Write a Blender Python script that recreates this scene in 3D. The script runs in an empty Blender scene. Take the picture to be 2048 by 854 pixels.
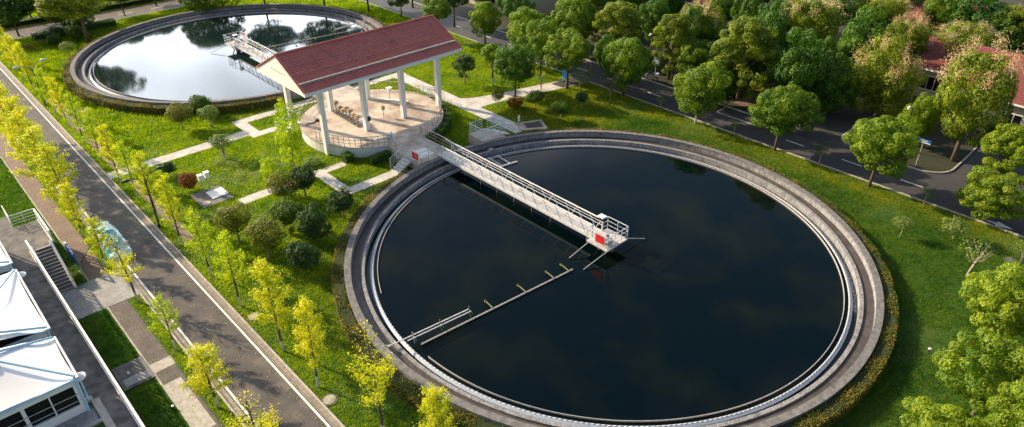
import bpy, math, random
import numpy as np
from mathutils import Vector, Matrix

# ------------------------------------------------------------ camera, sky, sun, exposure
S = bpy.context.scene
COL = S.collection
R = math.radians
cam_d = bpy.data.cameras.new("camera"); cam = bpy.data.objects.new("camera", cam_d); COL.objects.link(cam)
CAM = Vector((-36.587, -28.196, 31.969))
cam_d.sensor_width = 36; cam_d.lens = 24.67; cam_d.clip_end = 3000; cam_d.clip_start = 0.5
PITCH = R(31.995)
hd = Vector((0.6865, 0.7271, 0)).normalized()
fwd = hd * math.cos(PITCH) + Vector((0, 0, -math.sin(PITCH)))
rt = Vector((hd.y, -hd.x, 0)); up = rt.cross(fwd)
m = Matrix((rt, up, -fwd)).transposed().to_4x4(); m.translation = CAM
cam.matrix_world = m
S.camera = cam
SUN_AZ, SUN_EL = R(111), R(27)      # direction towards the sun, angle from +X
sd = Vector((math.cos(SUN_AZ) * math.cos(SUN_EL), math.sin(SUN_AZ) * math.cos(SUN_EL), math.sin(SUN_EL)))
W = bpy.data.worlds.new("World"); S.world = W; W.use_nodes = True
wn = W.node_tree; bg = wn.nodes["Background"]
sky = wn.nodes.new("ShaderNodeTexSky"); sky.sky_type = 'NISHITA'; sky.sun_disc = False
sky.sun_elevation = SUN_EL; sky.sun_rotation = R(90) - SUN_AZ
sky.dust_density = 2.2; sky.air_density = 1.0
# bright low clouds added to whiten the sky's reflection in the far tank
tcw = wn.nodes.new("ShaderNodeTexCoord"); sp = wn.nodes.new("ShaderNodeSeparateXYZ"); wn.links.new(tcw.outputs["Generated"], sp.inputs[0])
nzw = wn.nodes.new("ShaderNodeTexNoise"); nzw.inputs["Scale"].default_value = 5.0; nzw.inputs["Detail"].default_value = 6.0; wn.links.new(tcw.outputs["Generated"], nzw.inputs["Vector"])
m1 = wn.nodes.new("ShaderNodeMapRange"); m1.interpolation_type = 'SMOOTHSTEP'; m1.inputs["From Min"].default_value = .52; m1.inputs["From Max"].default_value = .22; wn.links.new(sp.outputs[2], m1.inputs[0])
m2 = wn.nodes.new("ShaderNodeMapRange"); m2.inputs["From Min"].default_value = .35; m2.inputs["From Max"].default_value = .62; m2.inputs["To Min"].default_value = .35; wn.links.new(nzw.outputs[0], m2.inputs[0])
dt = wn.nodes.new("ShaderNodeVectorMath"); dt.operation = 'DOT_PRODUCT'; dt.inputs[1].default_value = (math.cos(R(72)), math.sin(R(72)), 0); wn.links.new(tcw.outputs["Generated"], dt.inputs[0])
m3 = wn.nodes.new("ShaderNodeMapRange"); m3.interpolation_type = 'SMOOTHSTEP'; m3.inputs["From Min"].default_value = .70; m3.inputs["From Max"].default_value = .90; wn.links.new(dt.outputs["Value"], m3.inputs[0])
mu = wn.nodes.new("ShaderNodeMath"); mu.operation = 'MULTIPLY'; wn.links.new(m1.outputs[0], mu.inputs[0]); wn.links.new(m2.outputs[0], mu.inputs[1])
mv = wn.nodes.new("ShaderNodeMath"); mv.operation = 'MULTIPLY'; wn.links.new(mu.outputs[0], mv.inputs[0]); wn.links.new(m3.outputs[0], mv.inputs[1])
mxw = wn.nodes.new("ShaderNodeMixRGB"); mxw.inputs[2].default_value = (70, 75, 82, 1); wn.links.new(mv.outputs[0], mxw.inputs[0]); wn.links.new(sky.outputs[0], mxw.inputs[1])
n2 = wn.nodes.new("ShaderNodeTexNoise"); n2.inputs["Scale"].default_value = 3.2; n2.inputs["Detail"].default_value = 4.0; wn.links.new(tcw.outputs["Generated"], n2.inputs["Vector"])
m4 = wn.nodes.new("ShaderNodeMapRange"); m4.interpolation_type = 'SMOOTHSTEP'; m4.inputs["From Min"].default_value = .5; m4.inputs["From Max"].default_value = .72; m4.inputs["To Max"].default_value = .7; wn.links.new(n2.outputs[0], m4.inputs[0])
mx2 = wn.nodes.new("ShaderNodeMixRGB"); mx2.inputs[2].default_value = (7.5, 7.3, 7.0, 1); wn.links.new(m4.outputs[0], mx2.inputs[0]); wn.links.new(mxw.outputs[0], mx2.inputs[1])
mx3 = wn.nodes.new("ShaderNodeMixRGB"); wn.links.new(mv.outputs[0], mx3.inputs[0]); wn.links.new(mx2.outputs[0], mx3.inputs[1]); wn.links.new(mxw.outputs[0], mx3.inputs[2])
wn.links.new(mx3.outputs[0], bg.inputs[0]); bg.inputs[1].default_value = 0.095
sl = bpy.data.lights.new("sun", 'SUN'); sl.energy = 5.0; sl.angle = R(0.6); sl.color = (1.0, 0.79, 0.53)
so = bpy.data.objects.new("sun", sl); COL.objects.link(so); so.rotation_euler = sd.to_track_quat('Z', 'Y').to_euler()
S.view_settings.view_transform = 'Standard'; S.view_settings.look = 'None'
S.view_settings.exposure = 0.78; S.view_settings.gamma = 1
S.cycles.max_bounces = 6; S.cycles.transparent_max_bounces = 4; S.cycles.diffuse_bounces = 3
rng = np.random.default_rng(7); random.seed(7)

# ------------------------------------------------------------ materials
def N(nt, t, **kw):
    n = nt.nodes.new(t)
    for k, v in kw.items():
        if k in n.inputs: n.inputs[k].default_value = v
        else: setattr(n, k, v)
    return n
def mat(name, c1, c2=None, scale=4.0, rough=0.8, bump=0.0, metal=0.0, detail=5, stretch=None, c3=None, s3=0.6, lo=0.35, hi=0.65, coat=0.0, t3=0.62):
    M = bpy.data.materials.new(name); M.use_nodes = True; nt = M.node_tree
    b = nt.nodes["Principled BSDF"]; b.inputs["Roughness"].default_value = rough; b.inputs["Metallic"].default_value = metal
    L = nt.links
    c1 = (*c1, 1); c2 = (*c2, 1) if c2 else tuple(min(1, x * 0.8) for x in c1[:3]) + (1,)
    tc = N(nt, "ShaderNodeTexCoord"); vec = tc.outputs["Object"]
    if stretch:
        mp = N(nt, "ShaderNodeMapping"); mp.inputs["Scale"].default_value = stretch; L.new(vec, mp.inputs[0]); vec = mp.outputs[0]
    nz = N(nt, "ShaderNodeTexNoise", Scale=scale, Detail=detail, Roughness=0.62); L.new(vec, nz.inputs["Vector"])
    cr = N(nt, "ShaderNodeValToRGB"); cr.color_ramp.elements[0].position = lo; cr.color_ramp.elements[1].position = hi
    cr.color_ramp.elements[0].color = c1; cr.color_ramp.elements[1].color = c2
    L.new(nz.outputs[0], cr.inputs[0]); out = cr.outputs[0]
    if c3:
        n3 = N(nt, "ShaderNodeTexNoise", Scale=s3, Detail=6, Roughness=0.7); L.new(tc.outputs["Object"], n3.inputs["Vector"])
        r3 = N(nt, "ShaderNodeValToRGB"); r3.color_ramp.elements[0].position = t3 - 0.1; r3.color_ramp.elements[1].position = t3 + 0.08
        L.new(n3.outputs[0], r3.inputs[0])
        mx = N(nt, "ShaderNodeMixRGB"); mx.inputs[2].default_value = (*c3, 1)
        L.new(r3.outputs[0], mx.inputs[0]); L.new(out, mx.inputs[1]); out = mx.outputs[0]
    L.new(out, b.inputs["Base Color"])
    if bump:
        bp = N(nt, "ShaderNodeBump", Strength=bump, Distance=0.05); L.new(nz.outputs[0], bp.inputs["Height"]); L.new(bp.outputs[0], b.inputs["Normal"])
    if coat: b.inputs["Coat Weight"].default_value = coat
    return M
def leafmat(name, c1, c2, trans=0.4, scale=1.2, tc_=None, rough=0.55, fine=9.0):
    M = bpy.data.materials.new(name); M.use_nodes = True; nt = M.node_tree; nt.nodes.clear(); L = nt.links
    o = N(nt, "ShaderNodeOutputMaterial"); tc = N(nt, "ShaderNodeTexCoord"); oi = N(nt, "ShaderNodeObjectInfo")
    nz = N(nt, "ShaderNodeTexNoise", Scale=scale, Detail=2.0); L.new(tc.outputs["Object"], nz.inputs["Vector"])
    nf = N(nt, "ShaderNodeTexNoise", Scale=fine, Detail=1.0); L.new(tc.outputs["Object"], nf.inputs["Vector"])
    ad = N(nt, "ShaderNodeMath", operation='ADD'); L.new(nz.outputs[0], ad.inputs[0]); L.new(nf.outputs[0], ad.inputs[1])
    a2 = N(nt, "ShaderNodeMath", operation='MULTIPLY_ADD'); L.new(oi.outputs["Random"], a2.inputs[0]); a2.inputs[1].default_value = 0.22; L.new(ad.outputs[0], a2.inputs[2])
    cr = N(nt, "ShaderNodeValToRGB"); cr.color_ramp.elements[0].position = 0.0; cr.color_ramp.elements[1].position = 1.0
    cr.color_ramp.elements[0].color = (*c1, 1); cr.color_ramp.elements[1].color = (*c2, 1)
    mr = N(nt, "ShaderNodeMapRange"); mr.inputs["From Min"].default_value = 0.82; mr.inputs["From Max"].default_value = 1.42
    L.new(a2.outputs[0], mr.inputs[0]); L.new(mr.outputs[0], cr.inputs[0])
    p = N(nt, "ShaderNodeBsdfPrincipled", Roughness=rough); p.inputs["Specular IOR Level"].default_value = 0.25
    t = N(nt, "ShaderNodeBsdfTranslucent"); hs = N(nt, "ShaderNodeHueSaturation", Saturation=1.15, Value=1.5); hs.inputs["Hue"].default_value = 0.5
    L.new(cr.outputs[0], p.inputs["Base Color"]); L.new(cr.outputs[0], hs.inputs["Color"]); L.new(hs.outputs[0], t.inputs[0])
    mx = N(nt, "ShaderNodeMixShader"); mx.inputs[0].default_value = trans
    L.new(p.outputs[0], mx.inputs[1]); L.new(t.outputs[0], mx.inputs[2]); L.new(mx.outputs[0], o.inputs[0])
    return M
def watermat(name, col, bump=0.02, sc=3.0, rough=0.02, ior=1.333, murk=None):
    M = bpy.data.materials.new(name); M.use_nodes = True; nt = M.node_tree; b = nt.nodes["Principled BSDF"]; L = nt.links
    b.inputs["Base Color"].default_value = (*col, 1); b.inputs["Roughness"].default_value = rough; b.inputs["IOR"].default_value = ior
    tc = N(nt, "ShaderNodeTexCoord")
    n0 = N(nt, "ShaderNodeTexNoise", Scale=0.16, Detail=3.0); L.new(tc.outputs["Object"], n0.inputs["Vector"])
    cr = N(nt, "ShaderNodeValToRGB"); cr.color_ramp.elements[0].position = .45; cr.color_ramp.elements[1].position = .75
    cr.color_ramp.elements[0].color = (*col, 1); cr.color_ramp.elements[1].color = (*(murk or (col[0] * 2.2 + .002, col[1] * 1.7, col[2] * 1.1)), 1)
    L.new(n0.outputs[0], cr.inputs[0]); L.new(cr.outputs[0], b.inputs["Base Color"])
    nz = N(nt, "ShaderNodeTexNoise", Scale=sc, Detail=4.0); L.new(tc.outputs["Object"], nz.inputs["Vector"])
    bp = N(nt, "ShaderNodeBump", Strength=bump, Distance=0.05); L.new(nz.outputs[0], bp.inputs["Height"]); L.new(bp.outputs[0], b.inputs["Normal"])
    return M
def bark(name, c, wash=0.0):
    M = mat(name, c, tuple(x * 0.6 for x in c), 9, 0.9, 0.4)
    if wash:
        nt = M.node_tree; L = nt.links; b = nt.nodes["Principled BSDF"]; src = b.inputs["Base Color"].links[0].from_socket
        g = N(nt, "ShaderNodeNewGeometry"); sp = N(nt, "ShaderNodeSeparateXYZ"); L.new(g.outputs["Position"], sp.inputs[0])
        lt = N(nt, "ShaderNodeMath", operation='LESS_THAN'); L.new(sp.outputs[2], lt.inputs[0]); lt.inputs[1].default_value = wash
        mx = N(nt, "ShaderNodeMixRGB"); L.new(lt.outputs[0], mx.inputs[0]); L.new(src, mx.inputs[1]); mx.inputs[2].default_value = (.72, .72, .68, 1)
        L.new(mx.outputs[0], b.inputs["Base Color"])
    return M
def brickmat(name, c1, c2, cm, sx, bw=0.5, bh=0.25, rough=0.85, rot=0.0, mortar=0.02, patch=None):
    M = bpy.data.materials.new(name); M.use_nodes = True; nt = M.node_tree; b = nt.nodes["Principled BSDF"]; L = nt.links
    b.inputs["Roughness"].default_value = rough
    tc = N(nt, "ShaderNodeTexCoord"); mp = N(nt, "ShaderNodeMapping"); mp.inputs["Rotation"].default_value = (0, 0, rot); L.new(tc.outputs["Object"], mp.inputs[0])
    bt = N(nt, "ShaderNodeTexBrick", Scale=sx, Color1=(*c1, 1), Color2=(*c2, 1), Mortar=(*cm, 1)); bt.inputs["Mortar Size"].default_value = mortar
    bt.inputs["Brick Width"].default_value = bw; bt.inputs["Row Height"].default_value = bh; L.new(mp.outputs[0], bt.inputs["Vector"])
    nz = N(nt, "ShaderNodeTexNoise", Scale=0.9, Detail=7.0, Roughness=0.7); L.new(tc.outputs["Object"], nz.inputs["Vector"])
    cr = N(nt, "ShaderNodeValToRGB"); cr.color_ramp.elements[0].position = .35; cr.color_ramp.elements[1].position = .7
    pc = patch or (0.62, 0.6, 0.56)
    cr.color_ramp.elements[0].color = (*pc, 1); cr.color_ramp.elements[1].color = (1, 1, 1, 1)
    L.new(nz.outputs[0], cr.inputs[0])
    mx = N(nt, "ShaderNodeMixRGB", blend_type='MULTIPLY'); mx.inputs[0].default_value = 1
    L.new(bt.outputs[0], mx.inputs[1]); L.new(cr.outputs[0], mx.inputs[2]); L.new(mx.outputs[0], b.inputs["Base Color"])
    return M

M = dict(
    ground=mat("lawn_soil", (.055, .12, .012), (.035, .08, .010), 0.8, 1.0, c3=(.08, .11, .02), s3=0.25),
    forest=mat("leaf_litter_soil", (.035, .035, .02), (.02, .03, .012), 1.2, 1.0, 0.3),
    asphalt=mat("asphalt", (.108, .095, .090), (.062, .058, .058), 0.9, 0.9, 0.05, detail=9, c3=(.165, .14, .125), s3=0.5),  # paler patches paint sunlit blotches between tree shadows into the colour
    asphalt2=mat("shade_toned_asphalt", (.050, .052, .055), (.036, .038, .042), 0.5, 0.85, 0.05, c3=(.065, .064, .062), s3=0.25),  # bluish darker asphalt; the right road's shade is put into the colour
    paint=mat("road_paint", (.72, .72, .70), (.42, .41, .39), 5, 0.7, lo=.5, hi=.8),
    kerb=mat("kerb_stone", (.48, .45, .40), (.32, .30, .27), 3, 0.9),
    gutter=brickmat("gutter_stone", (.36, .32, .28), (.28, .25, .22), (.16, .14, .12), 1.0, 0.5, 0.3, rot=R(90)),
    path=brickmat("pale_paving", (.70, .69, .67), (.62, .61, .60), (.45, .44, .42), 1.0, 1.0, 0.6),
    sett=brickmat("grey_setts", (.42, .43, .45), (.33, .34, .36), (.22, .22, .22), 2.2, 0.6, 0.32, rot=R(90)),
    brick=brickmat("brown_brick_paving", (.25, .17, .13), (.20, .135, .105), (.13, .10, .08), 3.0, 0.5, 0.25, rot=R(90)),
    oldwalk=brickmat("worn_dark_paving", (.16, .14, .128), (.12, .105, .098), (.07, .065, .06), 1.0, 0.6, 0.6),
    tanktop=mat("weathered_coping", (.20, .196, .194), (.095, .094, .094), 2.6, 0.9, 0.2, c3=(.14, .13, .125), s3=0.8),
    tankwall=mat("stained_concrete", (.34, .34, .345), (.13, .132, .14), 3.4, 0.9, 0.2, stretch=(2.2, 2.2, .35), c3=(.11, .115, .12), s3=1.4, t3=.6),
    channel=mat("silty_channel", (.075, .063, .057), (.045, .038, .035), 1.5, 0.6, 0.2, c3=(.11, .105, .10), s3=0.9),
    weir=mat("weir_steel", (.62, .64, .66), (.45, .47, .49), 6, 0.45),
    deckc=mat("deck_concrete", (.47, .43, .365), (.36, .325, .29), 1.2, 0.9, 0.1, c3=(.24, .19, .15), s3=0.55, t3=.6),
    floor=mat("plaza_floor", (.57, .50, .43), (.43, .375, .32), 0.9, 0.85, 0.05, c3=(.28, .21, .165), s3=0.34, t3=.55),  # brown patches paint the roof's shadow as well as stains into the floor
    platwall=mat("streaked_white_wall", (.80, .80, .78), (.62, .63, .62), 2.6, 0.85, stretch=(2.5, 2.5, .2), c3=(.26, .28, .29), s3=2.2, t3=.7),
    white=mat("white_plaster", (.84, .83, .81), (.76, .755, .74), 1.2, 0.7),
    tile=mat("red_roof_tile", (.52, .145, .115), (.40, .11, .09), 5, 0.5, c3=(.27, .08, .07), s3=0.7),
    darktile=mat("dark_roof_tile", (.24, .075, .066), (.16, .05, .046), 4, 0.7),  # separate darker tile tone for the service buildings
    gutterm=mat("grey_gutter", (.34, .32, .31), (.22, .2, .2), 3, 0.7),
    steel=mat("white_painted_steel", (.66, .68, .69), (.50, .52, .53), 5, 0.45, c3=(.42, .33, .26), s3=2.5, t3=.72),
    grate=mat("walkway_plate", (.56, .55, .54), (.42, .41, .40), 7, 0.6, c3=(.36, .25, .18), s3=1.2, t3=.64),
    railb=mat("weathered_brown_rail", (.30, .26, .22), (.22, .18, .15), 6, 0.5, 0, 0.2),
    galv=mat("galvanised_rail", (.52, .51, .49), (.38, .35, .32), 6, 0.5, 0, 0.25),
    red=mat("red_sign_paint", (.62, .02, .02), (.5, .015, .015), 3, 0.5),
    blue=mat("blue_sign_paint", (.02, .12, .45), (.02, .10, .38), 3, 0.5),
    skyblue=mat("bright_blue_panel", (.02, .28, .75), (.02, .24, .66), 3, 0.5),
    dark=mat("dark_metal", (.035, .035, .04), (.02, .02, .022), 5, 0.5),
    black=mat("dark_glass", (.01, .012, .015), (.02, .02, .02), 2, 0.1),
    grey=mat("grey_machine_paint", (.33, .34, .34), (.25, .25, .25), 5, 0.5),
    rust=mat("brown_rusty_box", (.40, .31, .20), (.30, .22, .14), 6, 0.7),
    moss=mat("mossy_float", (.20, .23, .09), (.10, .14, .04), 12, 0.9, 0.3),
    terrace=mat("mottled_terrace", (.18, .178, .175), (.065, .064, .064), 1.6, 0.9, 0.1, detail=8, c3=(.24, .205, .18), s3=0.45, lo=.3, hi=.62, t3=.63),
    membrane=mat("white_membrane", (.82, .83, .84), (.78, .79, .80), 1, 0.5),
    bluepaint=mat("pale_blue_steel", (.42, .66, .82), (.36, .58, .74), 3, 0.45),
    cover=mat("teal_car_cover", (.10, .46, .40), (.06, .36, .32), 2, 0.28, 0.6, c3=(.62, .70, .68), s3=1.1, t3=.52),
    beige=mat("beige_wall", (.50, .45, .36), (.42, .38, .30), 1.5, 0.85),
    water_dark=watermat("dark_tank_water", (.0003, .0036, .0052), 0.022, 3.0, 0.03, 1.27, (.0065, .0095, .0050)),
    water_pale=watermat("second_tank_water", (.006, .016, .018), 0.06, 2.6, 0.07),
    foam=mat("churned_water", (.40, .50, .60), (.01, .016, .022), 9, 0.3, 0.5, lo=.38, hi=.52),
    lip=mat("wet_overflow_lip", (.42, .50, .60), (.33, .40, .50), 5, 0.2, 0),
    launder=mat("launder_water", (.006, .008, .010), (.02, .025, .03), 7, 0.1, 0.2, lo=.5, hi=.85),
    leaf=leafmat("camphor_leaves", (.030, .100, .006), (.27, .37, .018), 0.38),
    leafyellow=leafmat("yellow_green_camphor_leaves", (.035, .115, .008), (.30, .38, .02), 0.4),  # yellower leaf colour of some camphor trees
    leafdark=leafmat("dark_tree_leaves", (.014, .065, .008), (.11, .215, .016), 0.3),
    leafpoplar=leafmat("olive_tree_leaves", (.040, .095, .008), (.30, .35, .02), 0.38),
    ginkgo=leafmat("ginkgo_leaves", (.28, .37, .018), (.66, .62, .045), 0.48),
    ginkgog=leafmat("green_ginkgo_leaves", (.22, .34, .01), (.52, .58, .03), 0.48),
    shrub=leafmat("shrub_leaves", (.025, .075, .010), (.12, .19, .02), 0.28),
    shrubdark=leafmat("dark_shrub_leaves", (.012, .045, .012), (.055, .11, .022), 0.22),
    bronze=leafmat("bronze_shrub_leaves", (.055, .10, .012), (.24, .235, .03), 0.3),
    redleaf=leafmat("red_shrub_leaves", (.09, .028, .008), (.27, .09, .018), 0.28),
    paleleaf=leafmat("pale_bush_leaves", (.14, .19, .06), (.38, .40, .20), 0.35),
    thinleaf=leafmat("thin_tree_leaves", (.08, .15, .03), (.27, .33, .09), 0.38),
    hedge=leafmat("flowering_hedge_leaves", (.045, .10, .010), (.34, .23, .028), 0.25, 1.0, fine=14.0),
    hedgegreen=leafmat("green_hedge_leaves", (.035, .11, .01), (.15, .26, .02), 0.3),
    yellowleaf=leafmat("yellow_bush_leaves", (.32, .30, .02), (.62, .48, .03), 0.4),
    blossom=leafmat("cream_pink_blossom", (.48, .30, .16), (.74, .62, .34), 0.3),
    plume=leafmat("pampas_plumes", (.5, .45, .42), (.7, .66, .6), 0.4),
    grassb=leafmat("grass_blades", (.08, .19, .006), (.30, .38, .010), 0.5, 0.35, fine=2.2, rough=0.6),
    grassd=leafmat("deep_green_grass_blades", (.036, .120, .006), (.135, .225, .012), 0.44, 0.3, fine=2.0, rough=0.6),  # darker green partly paints in the right lawn's side-lit look
    grassy=leafmat("dry_sunlit_grass_blades", (.12, .20, .007), (.34, .35, .018), 0.45, 0.4, fine=2.0, rough=0.6),  # sunlit strip by the right road put into the dry grass colour
    trunk=bark("brown_bark", (.13, .095, .07)),
    trunkw=bark("lime_washed_bark", (.15, .115, .085), 0.95),
    twig=bark("pale_twigs", (.36, .29, .22)),
)

# ------------------------------------------------------------ mesh helpers
class MB:
    def __init__(s): s.v = []; s.f = []
    def add(s, vs, fs):
        o = len(s.v); s.v += [tuple(x) for x in vs]; s.f += [tuple(i + o for i in f) for f in fs]; return s
    def box(s, x0, x1, y0, y1, z0, z1):
        return s.add([(x0, y0, z0), (x1, y0, z0), (x1, y1, z0), (x0, y1, z0), (x0, y0, z1), (x1, y0, z1), (x1, y1, z1), (x0, y1, z1)],
                     [(0, 3, 2, 1), (4, 5, 6, 7), (0, 1, 5, 4), (1, 2, 6, 5), (2, 3, 7, 6), (3, 0, 4, 7)])
    def beam(s, a, b, w, h=None):
        h = h or w; a = Vector(a); b = Vector(b); d = (b - a)
        if d.length < 1e-6: return s
        d.normalize(); ref = Vector((0, 0, 1)) if abs(d.z) < .95 else Vector((0, 1, 0))
        x = d.cross(ref).normalized() * w / 2; y = x.cross(d).normalized() * h / 2
        return s.add([a - x - y, a + x - y, a + x + y, a - x + y, b - x - y, b + x - y, b + x + y, b - x + y],
                     [(0, 1, 2, 3), (7, 6, 5, 4), (0, 4, 5, 1), (1, 5, 6, 2), (2, 6, 7, 3), (3, 7, 4, 0)])
    def tube(s, pts, r, n=8):
        pts = [Vector(q) for q in pts]; rs = r if isinstance(r, (list, tuple)) else [r] * len(pts)
        o = len(s.v)
        for i, q in enumerate(pts):
            d = (pts[min(i + 1, len(pts) - 1)] - pts[max(i - 1, 0)]).normalized(); ref = Vector((0, 0, 1)) if abs(d.z) < .9 else Vector((0, 1, 0))
            x = d.cross(ref).normalized(); y = x.cross(d)
            for k in range(n):
                a = 2 * math.pi * k / n; s.v.append(tuple(q + (x * math.cos(a) + y * math.sin(a)) * rs[i]))
        for i in range(len(pts) - 1):
            for k in range(n):
                a = o + i * n + k; b = o + i * n + (k + 1) % n; s.f.append((a, a + n, b + n, b))
        s.f.append(tuple(o + k for k in range(n))); s.f.append(tuple(o + (len(pts) - 1) * n + k for k in reversed(range(n))))
        return s
    def prism(s, poly, z0, z1):
        n = len(poly); area = sum(poly[i][0] * poly[(i + 1) % n][1] - poly[(i + 1) % n][0] * poly[i][1] for i in range(n))
        if area < 0: poly = poly[::-1]
        vs = [(x, y, z0) for x, y in poly] + [(x, y, z1) for x, y in poly]
        fs = [tuple(reversed(range(n))), tuple(range(n, 2 * n))] + [(i, (i + 1) % n, n + (i + 1) % n, n + i) for i in range(n)]
        return s.add(vs, fs)
    def ring(s, prof, cx, cy, a0=0, a1=360, n=128, close=True):
        full = abs(a1 - a0) >= 359.9; k = len(prof); cnt = n if full else n + 1; o = len(s.v)
        for i in range(cnt):
            a = R(a0 + (a1 - a0) * i / n)
            for r_, z in prof: s.v.append((cx + r_ * math.cos(a), cy + r_ * math.sin(a), z))
        for i in range(n):
            j = (i + 1) % cnt
            for q in range(k if close else k - 1):
                q2 = (q + 1) % k; s.f.append((o + i * k + q, o + j * k + q, o + j * k + q2, o + i * k + q2))
        if not full and close:
            s.f.append(tuple(o + q for q in range(k))); s.f.append(tuple(o + (cnt - 1) * k + q for q in reversed(range(k))))
        return s
    def disc(s, cx, cy, z, r, n=48, rx=None):
        o = len(s.v)
        for i in range(n):
            a = 2 * math.pi * i / n; s.v.append((cx + r * math.cos(a), cy + (rx or r) * math.sin(a), z))
        s.f.append(tuple(range(o, o + n))); return s
    def cyl(s, x, y, z0, z1, r, n=14): return s.tube([(x, y, z0), (x, y, z1)], r, n)
    def build(s, name, mt, parent=None, smooth=False):
        me = bpy.data.meshes.new(name); off = Vector((0, 0, 0))
        if parent is not None:
            off = parent.location.copy(); q = parent.parent
            while q is not None: off += q.location; q = q.parent
        me.from_pydata([tuple(Vector(v) - off) for v in s.v], [], s.f); me.update()
        ob = bpy.data.objects.new(name, me); COL.objects.link(ob)
        if mt is not None: me.materials.append(mt)
        if parent is not None: ob.parent = parent
        if smooth: me.polygons.foreach_set("use_smooth", [True] * len(me.polygons))
        return ob
def thing(name, label, cat, loc=(0, 0, 0), rotz=0, group=None):
    o = bpy.data.objects.new(name, None); COL.objects.link(o); o.location = loc; o.rotation_euler = (0, 0, rotz)
    o.empty_display_size = .2; o["label"] = label; o["category"] = cat
    if group: o["group"] = group
    return o
def tag(o, label, cat, group=None):
    o["label"] = label; o["category"] = cat
    if group: o["group"] = group
    return o
def struct(o, kind="structure"): o["kind"] = kind; return o
def sheet(name, polys, z, mt, t=0.0):
    b = MB()
    for poly in polys:
        n = len(poly); ar = sum(poly[i][0] * poly[(i + 1) % n][1] - poly[(i + 1) % n][0] * poly[i][1] for i in range(n))
        if ar < 0: poly = poly[::-1]
        if t: b.prism(poly, z - t, z)
        else: b.add([(x, y, z) for x, y in poly], [tuple(range(n))])
    return struct(b.build(name, mt))
def rect(x0, x1, y0, y1): return [(x0, y0), (x1, y0), (x1, y1), (x0, y1)]
def fastmesh(name, V, nper, mt, parent=None):
    """V: (n*nper,3) vertices, every nper verts are one face"""
    V = np.ascontiguousarray(V, dtype=np.float32); nv = len(V); nf = nv // nper
    me = bpy.data.meshes.new(name); me.vertices.add(nv); me.vertices.foreach_set("co", V.ravel())
    me.loops.add(nv); me.loops.foreach_set("vertex_index", np.arange(nv, dtype=np.int32))
    me.polygons.add(nf); me.polygons.foreach_set("loop_start", np.arange(0, nv, nper, dtype=np.int32))
    me.update(calc_edges=True); me.materials.append(mt)
    ob = bpy.data.objects.new(name, me); COL.objects.link(ob)
    if parent is not None: ob.parent = parent
    return ob
def unit(a): return a / np.maximum(np.linalg.norm(a, axis=1, keepdims=True), 1e-9)
def leaves(P, Nn, size, jitter=0.35, asp=0.6, sizevar=0.35):
    """leaf quads at P facing Nn"""
    n = len(P); nn = unit(Nn + rng.normal(0, jitter, (n, 3)))
    t = unit(np.cross(nn, rng.normal(0, 1, (n, 3)))); b = np.cross(nn, t)
    s = size * (1 + rng.uniform(-sizevar, sizevar, (n, 1)))
    a = t * s / 2; c = b * s / 2 * asp
    Q = np.empty((n, 4, 3)); Q[:, 0] = P - a; Q[:, 1] = P + c * 1.0; Q[:, 2] = P + a; Q[:, 3] = P - c
    return Q.reshape(-1, 3)

# ------------------------------------------------------------ ground, roads, paths
sheet("ground", [rect(-900, 31.9, -600, 1200)], 0.0, M['ground'])
sheet("forest_floor", [rect(31.9, 900, -600, 1200)], 0.002, M['forest'])
# left road
sheet("road", [rect(-28.28, -24.98, -60, 140)], 0.008, M['asphalt'])
sheet("road_marking", [rect(-28.2, -28.06, -60, 140), rect(-25.2, -25.06, -60, 140)], 0.014, M['paint'])
sheet("gutter", [rect(-24.98, -24.62, -60, 88), rect(-28.62, -28.28, -60, 140)], 0.012, M['gutter'])
sheet("kerb", [rect(-24.62, -24.5, -60, 88), rect(-28.74, -28.62, -60, 19.4), rect(-28.74, -28.62, 23.8, 140)], 0.13, M['kerb'], 0.13)
sheet("sidewalk", [rect(-30.85, -29.5, 23.75, 140)], 0.02, M['brick'])
sheet("sidewalk", [rect(-30.86, -29.6, -60, 10.6), rect(-30.85, -29.6, 11.6, 19.45)], 0.02, M['oldwalk'])
sheet("sidewalk", [rect(-30.9, -29.55, 10.62, 11.58), rect(-30.9, -29.8, 4.0, 9.2)], 0.026, M['kerb'])
sheet("path_edging", [rect(-30.98, -30.86, -60, 19.5), rect(-30.98, -30.86, 23.7, 60)], 0.05, M['kerb'], 0.05)
sheet("paved_forecourt", [rect(-33.2, -28.62, 19.5, 23.7)], 0.03, M['sett'], 0.03)
sheet("brick_path", [rect(-23.55, -22.75, 24, 37.5), rect(-23.7, -22.9, 40.6, 50), rect(-23.7, -22.6, 52, 64), rect(-22.9, -20.9, 57.3, 58.6)], 0.015, M['brick'])
# right road, junctions
def arc(cx, cy, r, a0, a1, n=10): return [(cx + r * math.cos(R(a0 + (a1 - a0) * i / n)), cy + r * math.sin(R(a0 + (a1 - a0) * i / n))) for i in range(n + 1)]
sheet("road", [rect(26.35, 31.9, -80, 92)], 0.008, M['asphalt2'])
sideA = [(31.9, 1.9)] + arc(34.0, 2.6, 2.1, 200, 270, 8) + [(60, 0.2), (60, -3.6)] + [(35.5, -3.6)] + arc(34.2, -5.2, 1.6, 90, 175, 8) + [(31.9, -8)]
sideB = [(31.9, -10.5)] + arc(34.6, -11.6, 2.6, 190, 268, 8) + [(38.2, -14.2), (44.4, -14.0), (44.4, -26), (31.9, -26)]
sheet("road", [sideA, sideB], 0.005, M['asphalt2'])
dash = []
for v in (59.9, 54.0, 47.6, 42.0, 35.6, 29.3, 24.0, 17.7 , 11.9, -0.0, -5.9, -11.5, -26, -32): dash.append(rect(28.88, 29.02, v - 2.0, v))
dash += [rect(29.85, 29.95, 3.9, 8.9), rect(29.95, 31.8, 8.82, 8.92)]
sheet("road_marking", dash, 0.016, M['paint'])
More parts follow.
